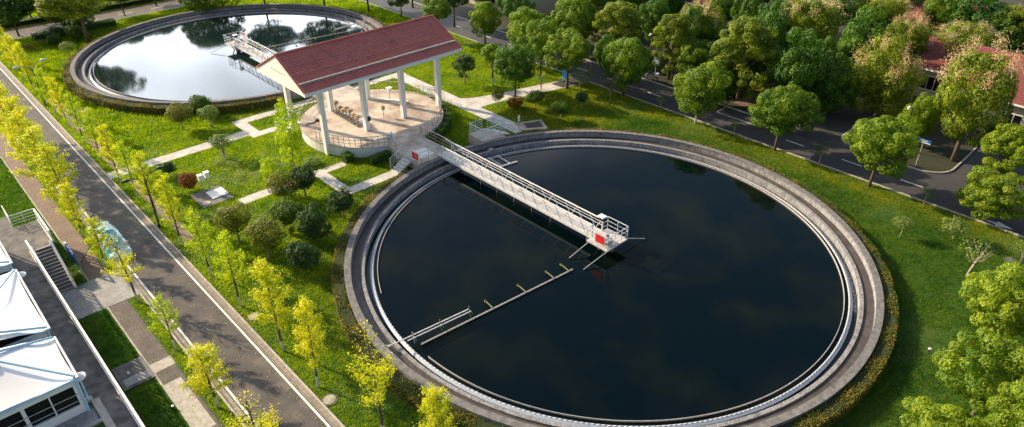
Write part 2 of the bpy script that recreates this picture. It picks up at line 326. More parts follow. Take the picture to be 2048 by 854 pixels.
sheet("road_marking", [[(27.0, -18.9), (27.2, -20.1), (27.5, -20.1), (27.0, -21.4), (26.55, -20.1), (26.85, -20.1)]], 0.018, M['paint'])
sheet("road", [rect(-24.6, 26.3, 91.8, 96.8)], 0.006, M['asphalt'])
sheet("road_marking", [rect(x, x + 2, 94.2, 94.35) for x in range(-16, 26, 5)], 0.014, M['paint'])
sheet("kerb", [rect(-24.5, 26.2, 91.5, 91.65), rect(-24.5, 26.2, 96.9, 97.05)], 0.12, M['kerb'], 0.12)
def kerbline(pts, w=0.14, h=0.13, mt='kerb'):
    b = MB()
    for a, c in zip(pts[:-1], pts[1:]): b.beam((*a, h / 2), (*c, h / 2), w, h)
    return struct(b.build("kerb", M[mt]))
kerbline([(26.2, 91.5), (26.28, 27.6)]); kerbline([(26.28, 24.7), (26.28, -80)])
kerbline([(31.97, 92), (31.97, 1.9)] + arc(34.0, 2.6, 2.1, 200, 270, 8) + [(60, .2)])
kerbline([(60, -3.6), (35.5, -3.6)] + arc(34.2, -5.2, 1.6, 90, 175, 8) + [(31.97, -8), (31.97, -10.5)] + arc(34.6, -11.6, 2.6, 190, 268, 8) + [(38.2, -14.2), (44.3, -14.0)])
# pale garden paths
PATHS = [rect(-24.5, -10.85, 39.0, 40.55), [(-10.85, 38.2), (-9.6, 38.2), (-9.6, 42.1), (-9.6, 43.5), (-10.85, 43.5)], rect(-9.6, 11.7, 42.2, 43.5), rect(-9.6, -7.3, 38.2, 39.3),
         rect(-17.6, -9.3, 26.2, 27.45), rect(-10.35, -9.2, 22.5, 26.2), rect(-10.35, -4.5, 21.3, 22.5), rect(-9.3, -7.0, 26.3, 27.3),
         rect(9.7, 11.55, 20.2, 42.2),
         [(11.55, 31.6), (11.55, 28.0), (14.6, 27.6), (17.2, 26.8), (20.8, 25.9), (26.2, 24.7), (26.2, 27.3), (24.1, 27.4), (20.2, 28.5), (15.4, 29.7), (12.6, 30.7)]]
for i, q in enumerate(PATHS): sheet("path", [q], 0.030 + 0.001 * (i % 3), M['path'])
sheet("entry_apron", [[(22.5, 27.4), (26.2, 27.2), (26.2, 24.8), (22.6, 25.6)]], 0.045, M['asphalt2'])

# ------------------------------------------------------------ terrace and its steps
b = MB(); b.box(-60, -33.2, -60, 27.5, 0, 2.0); b.box(-60, -31.6, 27.5, 31.9, 0, 2.0); b.box(-60, -33.35, 31.9, 34.2, 0, 2.0)
struct(b.build("raised_terrace", M['terrace']))
st = thing("outdoor_staircase", "grey concrete steps climbing from the paved forecourt to the terrace", "stairs", (-32.45, 25.5, 0))
n = 14
for i in range(n):
    z = 2.0 * (i + 1) / n - .003; y0 = 23.6 + 3.9 * i / n
    MB().box(-33.0, -31.92, y0, y0 + 3.9 / n + .02, 0.0 if i == 0 else z - .16, z).build("step", mat("step_concrete", (.17, .17, .18), (.11, .11, .12), 4) if i == 0 else bpy.data.materials["step_concrete"], st)
nose = MB()
for i in range(n):
    z = 2.0 * (i + 1) / n; y0 = 23.6 + 3.9 * i / n
    nose.box(-32.98, -31.94, y0 - .015, y0 + .07, z - .05, z + .006)
nose.build("nosing", M['kerb'], st)
for x in (-33.1, -31.85):
    w = MB(); w.add([(x - .09, 23.5, 0), (x + .09, 23.5, 0), (x + .09, 27.7, 0), (x - .09, 27.7, 0), (x - .09, 23.5, .3), (x + .09, 23.5, .3), (x + .09, 27.7, 2.2), (x - .09, 27.7, 2.2)],
                    [(0, 3, 2, 1), (4, 5, 6, 7), (0, 1, 5, 4), (1, 2, 6, 5), (2, 3, 7, 6), (3, 0, 4, 7)])
    w.build("side_wall", M['white'], st)
def railing(label, pts, h=1.05, nr=3, sp=1.6, mt='galv', name="railing", top_r=.035, grp=None, cat="railing", pr=.022, box=False):
    t = thing(name, label, cat, pts[0], 0, grp)
    P = [Vector(q) for q in pts]
    tb = MB()
    for a, c in zip(P[:-1], P[1:]): tb.tube([a + Vector((0, 0, h)), c + Vector((0, 0, h))], top_r, 6)
    tb.build("top_rail", M[mt], t)
    for k in range(1, nr + 1):
        mb = MB(); z = h * k / (nr + 1)
        for a, c in zip(P[:-1], P[1:]): mb.tube([a + Vector((0, 0, z)), c + Vector((0, 0, z))], top_r * .62, 5)
        mb.build("mid_rail", M['railb' if mt == 'galv' else mt], t)
    acc = []
    for a, c in zip(P[:-1], P[1:]):
        L = (c - a).length; kk = max(1, round(L / sp))
        for i in range(kk): acc.append(a.lerp(c, i / kk))
    acc.append(P[-1])
    for q in acc[:98]: MB().tube([q, q + Vector((0, 0, h))], pr * 1.3, 5).build("post", M['railb' if mt == 'galv' else mt], t)
    return t
def balustrade(label, a, c, h=1.0):
    t = thing("balustrade", label, "balustrade", a, 0, None); a = Vector(a); c = Vector(c); L = (c - a).length; d = (c - a).normalized()
    MB().beam(a + Vector((0, 0, h)), c + Vector((0, 0, h)), .12, .07).build("top_rail", M['white'], t)
    MB().beam(a + Vector((0, 0, .06)), c + Vector((0, 0, .06)), .14, .12).build("base_rail", M['white'], t)
    kk = max(1, int(L / .62))
    for i in range(min(kk, 98) + 1):
        q = a + d * (L * i / kk); MB().beam(q + Vector((0, 0, .12)), q + Vector((0, 0, h - .035)), .10 if i % 1 == 0 else .06).build("baluster", M['white'], t)
    return t
balustrade("white slatted balustrade along the terrace edge above the lawn strip", (-33.28, -30, 2), (-33.28, 27.3, 2))
balustrade("white slatted balustrade on the terrace edge above the steps' hedge", (-31.68, 27.6, 2), (-31.68, 31.85, 2))
railing("white open railing around the terrace corner above the green lawn", [(-33.4, 34.15, 2), (-33.4, 31.95, 2), (-31.68, 31.95, 2)], 1.0, 3, .9, 'steel')

# ------------------------------------------------------------ clarifier tanks
def tank(cx, cy, label, blabel, wmat, mirror, wname, beam_a, arm_a, lab):
    t = thing("clarifier_tank", label, "settling tank", (cx, cy, 0))
    MB().ring([(20, 0), (20, 1.1), (19.55, 1.1), (19.55, 0)], cx, cy, n=200).build("outer_wall", M['tankwall'], t)
    MB().ring([(20.02, 1.0), (20.02, 1.115), (19.53, 1.115), (19.53, 1.0)], cx, cy, n=200).build("coping", M['tanktop'], t)
    MB().ring([(19.55, .3), (19.55, .55), (18.85, .52), (18.85, .3)], cx, cy, n=200).build("channel_floor", M['channel'], t)
    MB().ring([(18.85, 0), (18.85, .64), (18.58, .64), (18.58, 0)], cx, cy, n=200).build("inner_wall", M['tankwall'], t)
    MB().ring([(18.06, 0), (18.06, .30), (17.94, .30), (17.94, 0)], cx, cy, n=200).build("weir_wall", M['weir'], t)
    tm = MB(); nt_ = 720
    for i in range(nt_):
        a = R(i * .5); zt = .37 if i % 2 else .31
        for r0, zz in ((18.02, .29), (18.02, zt), (17.98, zt), (17.98, .29)): tm.v.append((cx + r0 * math.cos(a), cy + r0 * math.sin(a), zz))
        j = (i + 1) % nt_
        for q in range(4): tm.f.append((i * 4 + q, j * 4 + q, j * 4 + (q + 1) % 4, i * 4 + (q + 1) % 4))
    tm.build("weir_teeth", M['weir'], t)
    a_s = math.degrees(arm_a) if False else 0
    MB().ring([(17.66, .18), (17.66, .40), (17.62, .40), (17.62, .18)], cx, cy, beam_a + 3, beam_a + 338, n=180).build("scum_baffle", M['galv'], t)
    MB().ring([(18.22, .20), (18.22, .24), (18.062, .325), (18.062, .2)], cx, cy, n=200).build("overflow_lip", M['lip'], t)
    MB().ring([(18.50, .072), (18.50, .08), (18.30, .10), (18.30, .072)], cx, cy, -68, -20, n=80).build("spill_foam", M['foam'], t)
    struct(MB().disc(cx, cy, .28, 17.95, 200).build(wname, wmat))
    struct(MB().ring([(18.59, .07), (18.05, .07)], cx, cy, n=200, close=False).build("launder_water", M['launder']))
    # walkway bridge
    s = mirror
    Y = lambda v: cy + s * v
    X = lambda u: cx + s * u
    bt = thing("scraper_bridge", blabel, "walkway bridge", (cx, Y(10), 1.2))
    def bx(mb, u0, u1, v0, v1, z0, z1): mb.box(min(X(u0), X(u1)), max(X(u0), X(u1)), min(Y(v0), Y(v1)), max(Y(v0), Y(v1)), z0, z1); return mb
    bx(MB(), -.52, .52, .75, 20.3, 1.14, 1.22).build("deck", M['grate'], bt)
    bx(bx(MB(), -.64, -.54, .75, 20.3, 1.02, 1.26), .54, .64, .75, 20.3, 1.02, 1.26).build("deck_beam", M['steel'], bt)
    hang = MB()
    for k in range(6): hang.tube([(X(-.4), Y(16.5 - k * 2.2), 1.0), (X(-.4), Y(16.5 - k * 2.2), .3)], .018, 5)
    hang.build("hanging_rod", M['galv'], bt)
    nb = 14; y0, y1 = 19.6, .8; ztop = 2.3
    for side in (-1, 1):
        c = MB(); c.tube([(X(side * .6), Y(y0 + (.9 if side > 0 else 0)), ztop), (X(side * .6), Y(y1), ztop)], .062, 8)
        tr = thing("truss_side", "", "") if False else None
        dg = c
        for k in range(nb + 1):
            va = y0 + (y1 - y0) * k / nb
            if k in (0, nb): dg.tube([(X(side * .6), Y(va), 1.2), (X(side * .6), Y(va), ztop)], .045, 6)
            if k < nb:
                vb = y0 + (y1 - y0) * (k + 1) / nb; vm = (va + vb) / 2
                dg.tube([(X(side * .6), Y(va), ztop), (X(side * .6), Y(vm), 1.22)], .032, 6)
                if k % 2: dg.tube([(X(side * .6), Y(vm), 1.22), (X(side * .6), Y(vb), ztop)], .026, 6)
        dg.tube([(X(side * .6), Y(y0), 1.24), (X(side * .6), Y(y1), 1.24)], .03, 6); dg.build("truss", M['steel'], bt)
        MB().tube([(X(side * .57), Y(y0), 1.78), (X(side * .57), Y(y1), 1.78)], .026, 6).build("mid_rail", M['steel'], bt)
        MB().tube([(X(side * .57), Y(y0), 2.05), (X(side * .57), Y(y1), 2.05)], .022, 6).build("mid_rail", M['steel'], bt)
    # centre platform
    pt = bx(MB(), -1.28, 1.22, -1.35, .75, 1.12, 1.24).build("end_platform", M['grate'], bt)
    fr = MB()
    for z in (1.6, 1.98, 2.36):
        pl = [(-.6, .75), (-1.24, .75), (-1.24, -1.31), (1.18, -1.31), (1.18, .71), (.6, .71)]
        for a, c in zip(pl[:-1], pl[1:]): fr.tube([(X(a[0]), Y(a[1]), z), (X(c[0]), Y(c[1]), z)], .032 if z > 2 else .022, 6)
    fr.build("guard_rail", M['steel'], bt)
    for a in [(-.6, .75), (-1.24, .75), (-1.24, -.28), (-1.24, -1.31), (-.4, -1.31), (.4, -1.31), (1.18, -1.31), (1.18, -.3), (1.18, .71)]:
        MB().tube([(X(a[0]), Y(a[1]), 1.2), (X(a[0]), Y(a[1]), 2.36)], .026, 6).build("guard_post", M['steel'], bt)
    rs = bx(MB(), -1.30, -1.275, -1.0, -.12, 1.62, 2.30).build("red_sign", M['red'], bt)
    bx(MB(), -.9, -.1, -.9, -.3, 1.24, 1.62).build("drive_motor", M['grey'], bt)
    MB().cyl(X(-.2), Y(-.45), 1.24, 1.9, .13).build("gearbox", M['grey'], bt)
    cb = bx(MB(), .25, .62, .55, .95, 2.35, 2.62).build("control_box", M['dark'], bt)
    bx(MB(), .15, .72, .45, 1.05, 2.66, 2.71).build("rain_hood", M['steel'], bt)
    bx(MB(), .56, .66, .72, .82, 1.2, 2.66).build("mast", M['steel'], bt)
    lg = MB()
    for a in ((-.8, -.9), (.7, -.9), (-.8, .4), (.7, .4)): lg.tube([(X(a[0]), Y(a[1]), 1.15), (X(a[0] * .5), Y(a[1] * .5 - .1), .2)], .07, 6)
    lg.cyl(X(0), Y(-.25), .2, 1.15, .28); lg.build("support_leg", M['galv'], bt)
    MB().cyl(X(-.3), Y(-1.0), .62, 1.1, .18).build("mossy_bracket", M['moss'], bt)
    stt = MB()
    for a, c, z in (((-1.1, .6), (-3.1, .85), .36), ((-.6, -1.2), (-3.4, -.9), .36), ((1.1, -.9), (3.3, -1.5), .36)):
        stt.tube([(X(a[0]), Y(a[1]), 1.1), (X(c[0]), Y(c[1]), z)], .035, 6)
    stt.build("stay_rod", M['galv'], bt)
    return t
tank(0, 0, "big round concrete settling tank with dark still water in the foreground", "white steel truss walkway reaching the centre of the near dark tank", M['water_dark'], 1, "water", 178, 0, '')
tank(0, 64.5, "round concrete settling tank with pale sky-reflecting water behind the red-roofed pavilion", "white truss walkway over the far pale tank behind the pavilion roof", M['water_pale'], -1, "water", -2, 0, '')

def skimmer(label, a, c, floats, side, cat="skimmer arm"):
    a = Vector(a); c = Vector(c); t = thing("scum_skimmer", label, cat, a); d = (c - a).normalized(); pn = Vector((-d.y, d.x, 0)) * side
    MB().beam(a, c, .05, .08).build("beam", M['grey'], t)
    MB().beam(a + Vector((0, 0, .1)), c + Vector((0, 0, .1)), .035, .03).build("edge_strip", M['galv'], t)
    for f in floats:
        q = a.lerp(c, f); MB().tube([q + Vector((0, 0, .1)), q + pn * .9 + Vector((0, 0, .16))], .05, 6).tube([q + pn * .82 + Vector((0, 0, .1)), q + pn * .98 + Vector((0, 0, .2))], .10, 6).build("float", M['moss'], t)
    return t
skimmer("long grey scum skimming beam lying on the dark water of the near tank", (-17.3, 0.9, .34), (-4.0, -.35, .34), (.44, .66, .86, .97), 1)
skimmer("thin skimming beam on the pale water of the far tank", (2.6, 62.8, .34), (17.2, 61.0, .34), (.1, .3, .5), -1)
def skimframe(label, a, c, side):
    a = Vector(a); c = Vector(c); t = thing("pipe_skimmer", label, "pipe frame", a); d = (c - a).normalized(); pn = Vector((-d.y, d.x, 0)) * side
    MB().tube([a, c], .045, 6).build("pipe", M['steel'], t)
    MB().tube([a + d * 1.2 + pn * .28, c + pn * .28], .045, 6).build("pipe", M['steel'], t)
    for f in (.28, .62, 1.0):
        q = a.lerp(c, f); MB().tube([q + Vector((0, 0, .25)), q + pn * .2 + Vector((0, 0, -.55))], .04, 6).tube([q, q + pn * .5 + Vector((0, 0, -.1))], .03, 6).build("bracket", M['moss'] if f > .6 else M['galv'], t)
    MB().box(a.x - .15, a.x + .1, a.y - .1, a.y + .1, .55, a.z + .05).build("wheel_foot", M['grey'], t)
skimframe("twin pipe frame crossing the rim of the near dark tank", (-19.2, 1.7, .9), (-13.1, 1.0, .9), -1)
skimframe("twin pipe frame on the far pale tank beside the pavilion ridge", (19.0, 62.6, .9), (13.2, 61.9, .9), 1)
t = thing("scum_box", "small white scum trough against the weir of the near tank", "trough", (4.2, 16.6, .3))
MB().beam((3.5, 17.6, .36), (3.3, 15.4, .36), .08, .14).beam((4.4, 17.4, .36), (4.2, 15.2, .36), .08, .14).build("channel", M['steel'], t)
MB().beam((3.1, 15.45, .36), (5.0, 15.1, .36), .1, .14).build("lip", M['steel'], t)
MB().box(4.2, 4.7, 18.1, 18.5, .1, .75).build("valve_box", M['grey'], t)

# ------------------------------------------------------------ pavilion platform
PC = (0, 32.25); PR = 7.5
t = thing("pump_platform", "round white-walled concrete platform under the red-roofed pavilion", "platform", (0, 32.25, 0))
MB().ring([(0.01, 0), (PR, 0), (PR, 1.04), (0.01, 1.04)], *PC, n=96).build("wall", M['platwall'], t)
MB().disc(*PC, 1.085, PR + .04, 96).ring([(PR + .04, 1.0), (PR + .04, 1.085)], *PC, n=96, close=False).build("floor", M['floor'], t)
deckp = MB().box(-2.95, 1.0, 20.02, 25.6, .2, 1.06).box(-1.0, 2.95, 38.9, 44.48, .2, 1.06)
t2 = thing("access_deck", "concrete access deck joining the platform to the near tank's rim", "deck", (-1, 22.5, 0))
MB().box(-2.95, .95, 20.03, 25.4, .15, 1.075).build("slab", M['deckc'], t2)
MB().box(-2.3, -.5, 20.9, 22.6, 1.075, 1.085).build("hatch", M['steel'], t2)
t2 = thing("access_deck", "concrete access deck joining the platform to the far tank's rim", "deck", (1, 42, 0))
MB().box(-.95, 2.95, 39.1, 44.47, .15, 1.075).build("slab", M['deckc'], t2)
def steps(label, x0, x1, y0, y1, z0, z1, n, axis):
    """steps going down from side '0' (z1) to side '1' (z0) along axis"""
    t = thing("steps", label, "steps", ((x0 + x1) / 2, (y0 + y1) / 2, 0))
    for i in range(n):
        z = z1 + (z0 - z1) * (i + 1) / (n + 1)
        if axis == 'x': a = x0 + (x1 - x0) * i / n; c = x0 + (x1 - x0) * (i + 1) / n; MB().box(min(a, c), max(a, c), y0, y1, max(0, z - .16), z).build("tread", M['steel'], t)
        else: a = y0 + (y1 - y0) * i / n; c = y0 + (y1 - y0) * (i + 1) / n; MB().box(x0, x1, min(a, c), max(a, c), max(0, z - .16), z).build("tread", M['steel'], t)
    return t
steps("white steel steps leading down from the near tank's deck to the lawn path", -2.97, -4.6, 21.3, 22.5, 0, 1.07, 5, 'x')
railing("white stair rail on the pavilion side of the deck steps", [(-2.95, 22.55, 1.07), (-4.55, 22.55, .15)], 1.1, 3, .8, 'steel')
railing("white stair rail on the tank side of the deck steps", [(-4.6, 21.25, .15), (-2.95, 21.25, 1.07)], 1.1, 3, .8, 'steel')
railing("white rail carrying the red sign at the deck's edge", [(-2.9, 21.2, 1.07), (-2.9, 20.05, 1.07), (-.75, 20.1, 1.07)], 1.1, 2, 1.0, 'steel')
t = thing("warning_sign", "white-framed red warning sign of four panels on the deck rail", "sign", (-2.96, 20.6, 1.3))
MB().box(-2.985, -2.955, 19.95, 21.25, 1.3, 2.15).build("backing", M['white'], t)
for i in (0, 1):
    for j in (0, 1): MB().box(-3.0, -2.986, 20.1 + i * .52, 20.58 + i * .52, 1.38 + j * .37, 1.72 + j * .37).build("panel", M['red'], t)
railing("steel rail on the right side of the near access deck", [(.9, 25.0, 1.07), (.9, 20.1, 1.07)], 1.1, 2, 1.3)
railing("steel rail from the deck steps back to the round platform", [(-2.9, 22.6, 1.07), (-2.9, 25.1, 1.07)], 1.1, 2, 1.2)
def arcpts(r, a0, a1, n, z): return [(PC[0] + r * math.cos(R(a0 + (a1 - a0) * i / n)), PC[1] + r * math.sin(R(a0 + (a1 - a0) * i / n)), z) for i in range(n + 1)]
railing("curved rail on the camera side of the round platform, left of the deck", arcpts(7.36, 188, 250, 14, 1.085), 1.05, 2, 1.1)
railing("curved rail on the right front of the round platform by the hedge", arcpts(7.36, 278, 352, 16, 1.085), 1.05, 3, 1.1)
railing("curved rail at the back right of the platform beside the pale path", arcpts(7.36, 10, 68, 13, 1.085), 1.05, 2, 1.1)
railing("curved rail at the back left of the platform facing the far tank", arcpts(7.36, 98, 142, 10, 1.085), 1.05, 2, 1.1)
steps("white steps down from the platform's left side towards the lawn path", -6.2, -8.3, 36.4, 38.0, 0, 1.07, 5, 'x')
railing("white stair rail on the far side of the platform's left steps", [(-5.3, 38.05, 1.07), (-6.2, 38.05, 1.07), (-8.2, 38.05, .1)], 1.05, 3, 1.0, 'steel')
railing("white stair rail on the near side of the platform's left steps", [(-6.2, 36.35, 1.07), (-8.2, 36.35, .1)], 1.05, 3, 1.0, 'steel')
t = thing("access_ramp", "pale concrete ramp from the platform's right side down to the path", "ramp", (8.5, 33.0, 0))
MB().add([(7.3, 32.2, 0), (9.7, 32.2, 0), (9.7, 34.0, 0), (7.2, 34.0, 0), (7.3, 32.2, 1.07), (9.7, 32.2, .05), (9.7, 34.0, .05), (7.2, 34.0, 1.07)], [(0, 3, 2, 1), (4, 5, 6, 7), (0, 1, 5, 4), (1, 2, 6, 5), (2, 3, 7, 6), (3, 0, 4, 7)]).build("slope", M['deckc'], t)
railing("white stepped rail on the near side of the right-hand ramp", [(7.4, 32.25, 1.07), (8.6, 32.25, .6), (9.7, 32.25, .1)], 1.05, 4, .7, 'steel')
railing("white stepped rail on the far side of the right-hand ramp", [(7.3, 33.95, 1.07), (9.7, 33.95, .1)], 1.05, 4, .8, 'steel')
# small landing by the near tank (right of the bridge)
t = thing("tank_landing", "small railed concrete landing at the near tank's rim, right of the bridge", "landing", (5.8, 20.6, 0))
MB().prism([(4.55, 19.58), (4.6, 21.9), (6.7, 21.9), (7.0, 21.3), (7.0, 18.8)], 0.1, 1.08).build("slab", M['deckc'], t)
railing("white rail round the small landing right of the bridge", [(7.05, 19.6, 1.08), (4.75, 19.8, 1.08), (4.75, 21.85, 1.08), (6.4, 21.85, 1.08)], 1.1, 3, 1.0, 'steel')
steps("steps from the small landing down to the pale path", 7.0, 9.0, 20.1, 21.5, 0, 1.07, 5, 'x')
railing("white stair rail on the far side of the landing steps", [(6.9, 21.6, 1.07), (9.1, 21.6, .1)], 1.1, 3, .8, 'steel')
railing("white stair rail on the tank side of the landing steps", [(7.1, 19.95, 1.07), (9.1, 19.95, .1)], 1.1, 3, .8, 'steel')

# ------------------------------------------------------------ pavilion
t = thing("pavilion", "open white pavilion with a red tiled gable roof over the round platform", "pavilion", (0, 33.15, 0))
UX0, UX1, VF, VB, VR = -9.15, 9.45, 28.4, 37.9, 33.15; ZE, ZR = 7.3, 9.72
for u in (-7.05, -2.35, 2.3, 7.0):
    for v in (29.7, 36.6):
        z0 = 0.0 if abs(math.hypot(u, v - 32.25)) > 7.45 else 1.085
        MB().box(u - .24, u + .24, v - .24, v + .24, z0, 6.96).build("column", M['white'], t)
MB().box(UX0 + .3, UX1 - .3, 29.45, 29.95, 6.7, 7.1).box(UX0 + .3, UX1 - .3, 36.35, 36.85, 6.7, 7.1).build("beam", M['white'], t)
cb = MB()
for u in (-7.05, -2.35, 2.3, 7.0): cb.box(u - .2, u + .2, 29.95, 36.35, 6.72, 7.08)
cb.build("cross_beam", M['white'], t)
MB().box(UX0 + .06, UX1 - .06, VF + .06, VB - .06, 6.98, 7.05).build("ceiling", M['white'], t)
MB().box(UX0, UX1, VF, VF + .12, 6.93, ZE).box(UX0, UX1, VB - .12, VB, 6.93, ZE).build("fascia", M['white'], t)
for x0, x1 in ((UX0, UX0 + .2), (UX1 - .2, UX1)):
    g = MB(); g.add([(x, v, z) for x in (x0, x1) for v, z in ((VF + .125, 6.94), (VB - .125, 6.94), (VB - .125, ZE - .03), (VR, ZR - .06), (VF + .125, ZE - .03))],
                    [(0, 1, 2, 3, 4), (9, 8, 7, 6, 5), (0, 5, 6, 1), (1, 6, 7, 2), (2, 7, 8, 3), (3, 8, 9, 4), (4, 9, 5, 0)]); g.build("gable", M['white'], t)
MB().add([(UX0 - .012, VR - 1.5, 8.15), (UX0 - .012, VR + 1.5, 8.15), (UX0 - .012, VR + 1.5, 8.22), (UX0 - .012, VR - 1.5, 8.22)], [(0, 1, 2, 3)]).build("gable_groove_shadow", M['gutterm'], t)  # flat grey strip paints the groove's shadow line on the gable
def tiles(sgn):
    nr, ppr = 19, 3; per = .30; ncol = int((UX1 - UX0 + .24) / per); sub = 5
    vs, fs = [], []; ve = VF - .06 if sgn < 0 else VB + .06
    nx = ncol * sub + 1; xs = np.linspace(UX0 - .1, UX1 + .1, nx); ph = (np.arange(nx) % sub) / sub
    prof = .035 * np.abs(np.cos(ph * math.pi)) ** .7
    rows = []
    for r_ in range(nr):
        for e in (0, 1):
            f = (r_ + e * .995) / nr; v = ve + (VR - ve) * f; z = ZE + (ZR - ZE) * f + (.04 if e == 0 else 0.0)
            rows.append((v, z))
    V_ = []
    for v, z in rows:
        for i in range(nx): V_.append((xs[i], v, z + prof[i]))
    F_ = []
    for r_ in range(len(rows) - 1):
        for i in range(nx - 1):
            a = r_ * nx + i; F_.append((a, a + 1, a + nx + 1, a + nx) if sgn < 0 else (a, a + nx, a + nx + 1, a + 1))
    mb = MB(); mb.v = V_; mb.f = F_; mb.build("roof_slope", M['tile'], t)
tiles(-1); tiles(1)
MB().box(UX0 - .05, UX1 + .05, VF + .1, VF + .14, ZE - .05, ZE + .02).build("soffit", M['white'], t)
rc = MB()
k = 62
for i in range(k): 
    x = UX0 - .1 + (UX1 - UX0 + .2) * i / k; rc.tube([(x, VR, ZR + .07), (x + .32, VR, ZR + .045)], [.13, .115], 8)
rc.build("ridge_cap", M['tile'], t)
vg = VF + 1.0; zg = ZE + (ZR - ZE) * (vg - VF) / (VR - VF) + .1
MB().box(UX0 + .05, UX1 - .05, vg - .14, vg + .14, zg - .1, zg + .06).build("snow_gutter", M['gutterm'], t)
MB().box(UX0 + .05, UX1 - .05, 2 * VR - vg - .14, 2 * VR - vg + .14, zg - .1, zg + .06).build("snow_gutter", M['gutterm'], t)
for vv, ww in ((VF + 2.0, .02), (VF + 3.1, .012)):
    zz = ZE + (ZR - ZE) * (vv - VF) / (VR - VF) + .13; MB().tube([(UX0, vv, zz), (UX1, vv, zz)], ww, 5).build("lightning_wire", M['rust'], t)
for x in (UX0, UX1):
    for v0 in (VF, VB):
        MB().beam((x + (.06 if x < 0 else -.06), v0, ZE + .06), (x + (.06 if x < 0 else -.06), VR, ZR + .06), .3, .1).build("verge", M['tile'], t)

# equipment on the platform
Z = 1.085
def valve(x, y, label, tall):
    t = thing("valve_actuator", label, "valve", (x, y, Z), 0, "valve actuators in a row on the platform")
    MB().box(x - .22, x + .22, y - .2, y + .2, Z, Z + .12).build("base", M['grey'], t)
    MB().cyl(x, y, Z + .12, Z + .75 + tall, .07, 8).build("spindle", M['rust'], t)
    MB().box(x - .18, x + .2, y - .16, y + .16, Z + .45 + tall, Z + .85 + tall).build("actuator_head", M['rust'], t)
    MB().tube([(x + .2, y, Z + .6 + tall), (x + .38, y, Z + .6 + tall)], .11, 8).build("handwheel", M['grey'], t)
names = ["farthest", "second farthest", "third farthest", "fourth farthest", "third nearest", "second nearest", "nearest"]
for i, nm in enumerate(names):
    valve(-2.35 - .02 * i, 35.6 - .72 * i, nm + " brown valve actuator of the row between the platform's columns", [.55, .2, .1, .6, .55, .25, .3][i])
t = thing("pipe_plinth", "low white pipe and cable trunking running beside the row of valves", "trunking", (-2.1, 33.5, Z))
MB().box(-2.05, -1.75, 30.9, 36.1, Z, Z + .3).build("trunk", M['white'], t)
pm = MB()
for i in range(8): pm.tube([(-3.0 + .2, 31.1 + i * .62, Z + .18), (-2.0, 31.1 + i * .62, Z + .18)], .09, 8)
pm.build("pipe", M['grey'], t)
def postbox(x, y, label, h, c, hood=False):
    t = thing("control_post", label, "control box", (x, y, Z))
    MB().cyl(x, y, Z, Z + h, .035, 8).build("pole", M['grey'], t)
    MB().box(x - .16, x + .16, y - .12, y + .12, Z + h - .05, Z + h + .42).build("box", M[c], t)
    if hood: MB().box(x - .3, x + .3, y - .26, y + .26, Z + h + .42, Z + h + .47).build("hood", M['white'], t)
postbox(.79, 31.3, "small brown control box on a pole in the middle of the platform", .85, 'rust')
postbox(3.75, 34.4, "white-hooded control box on a pole near the back of the platform", 1.1, 'white', True)
postbox(4.5, 33.2, "bare brown control box on a pole beside the hooded one", 1.0, 'rust')
postbox(-2.15, 29.5, "dark grey round-topped box fixed beside the second front column", 1.1, 'dark')
t = thing("pump", "small pale blue pump near the rail above the access deck", "pump", (-1.8, 26.6, Z))
MB().box(-2.05, -1.55, 26.4, 26.8, Z, Z + .12).build("base", M['grey'], t); MB().tube([(-2.05, 26.6, Z + .3), (-1.5, 26.6, Z + .3)], .13, 10).build("motor", M['bluepaint'], t); MB().cyl(-1.5, 26.6, Z + .1, Z + .6, .07).build("outlet", M['bluepaint'], t)
t = thing("hose_reel", "red and black coiled hose lying on the platform floor at left", "hose", (-4.6, 35.0, Z))
MB().ring([(.22, Z + .02), (.3, Z + .02), (.3, Z + .14), (.22, Z + .14)], -4.4, 34.9, n=18).build("coil", M['red'], t); MB().ring([(.12, Z + .03), (.2, Z + .03), (.2, Z + .18), (.12, Z + .18)], -4.9, 35.3, n=14).build("coil", M['dark'], t)
MB().tube([(-6.2, 35.2, Z + .05), (-5.6, 35.0, Z + .05), (-4.9, 35.2, Z + .05)], .05, 6).build("hose_end", M['dark'], t)
t = thing("low_kerb", "low pale concrete upstand crossing the back of the platform", "kerb", (4, 35, Z))
MB().beam((2.0, 37.0, Z + .1), (4.9, 32.6, Z + .1), .3, .2).build("upstand", M['white'], t)

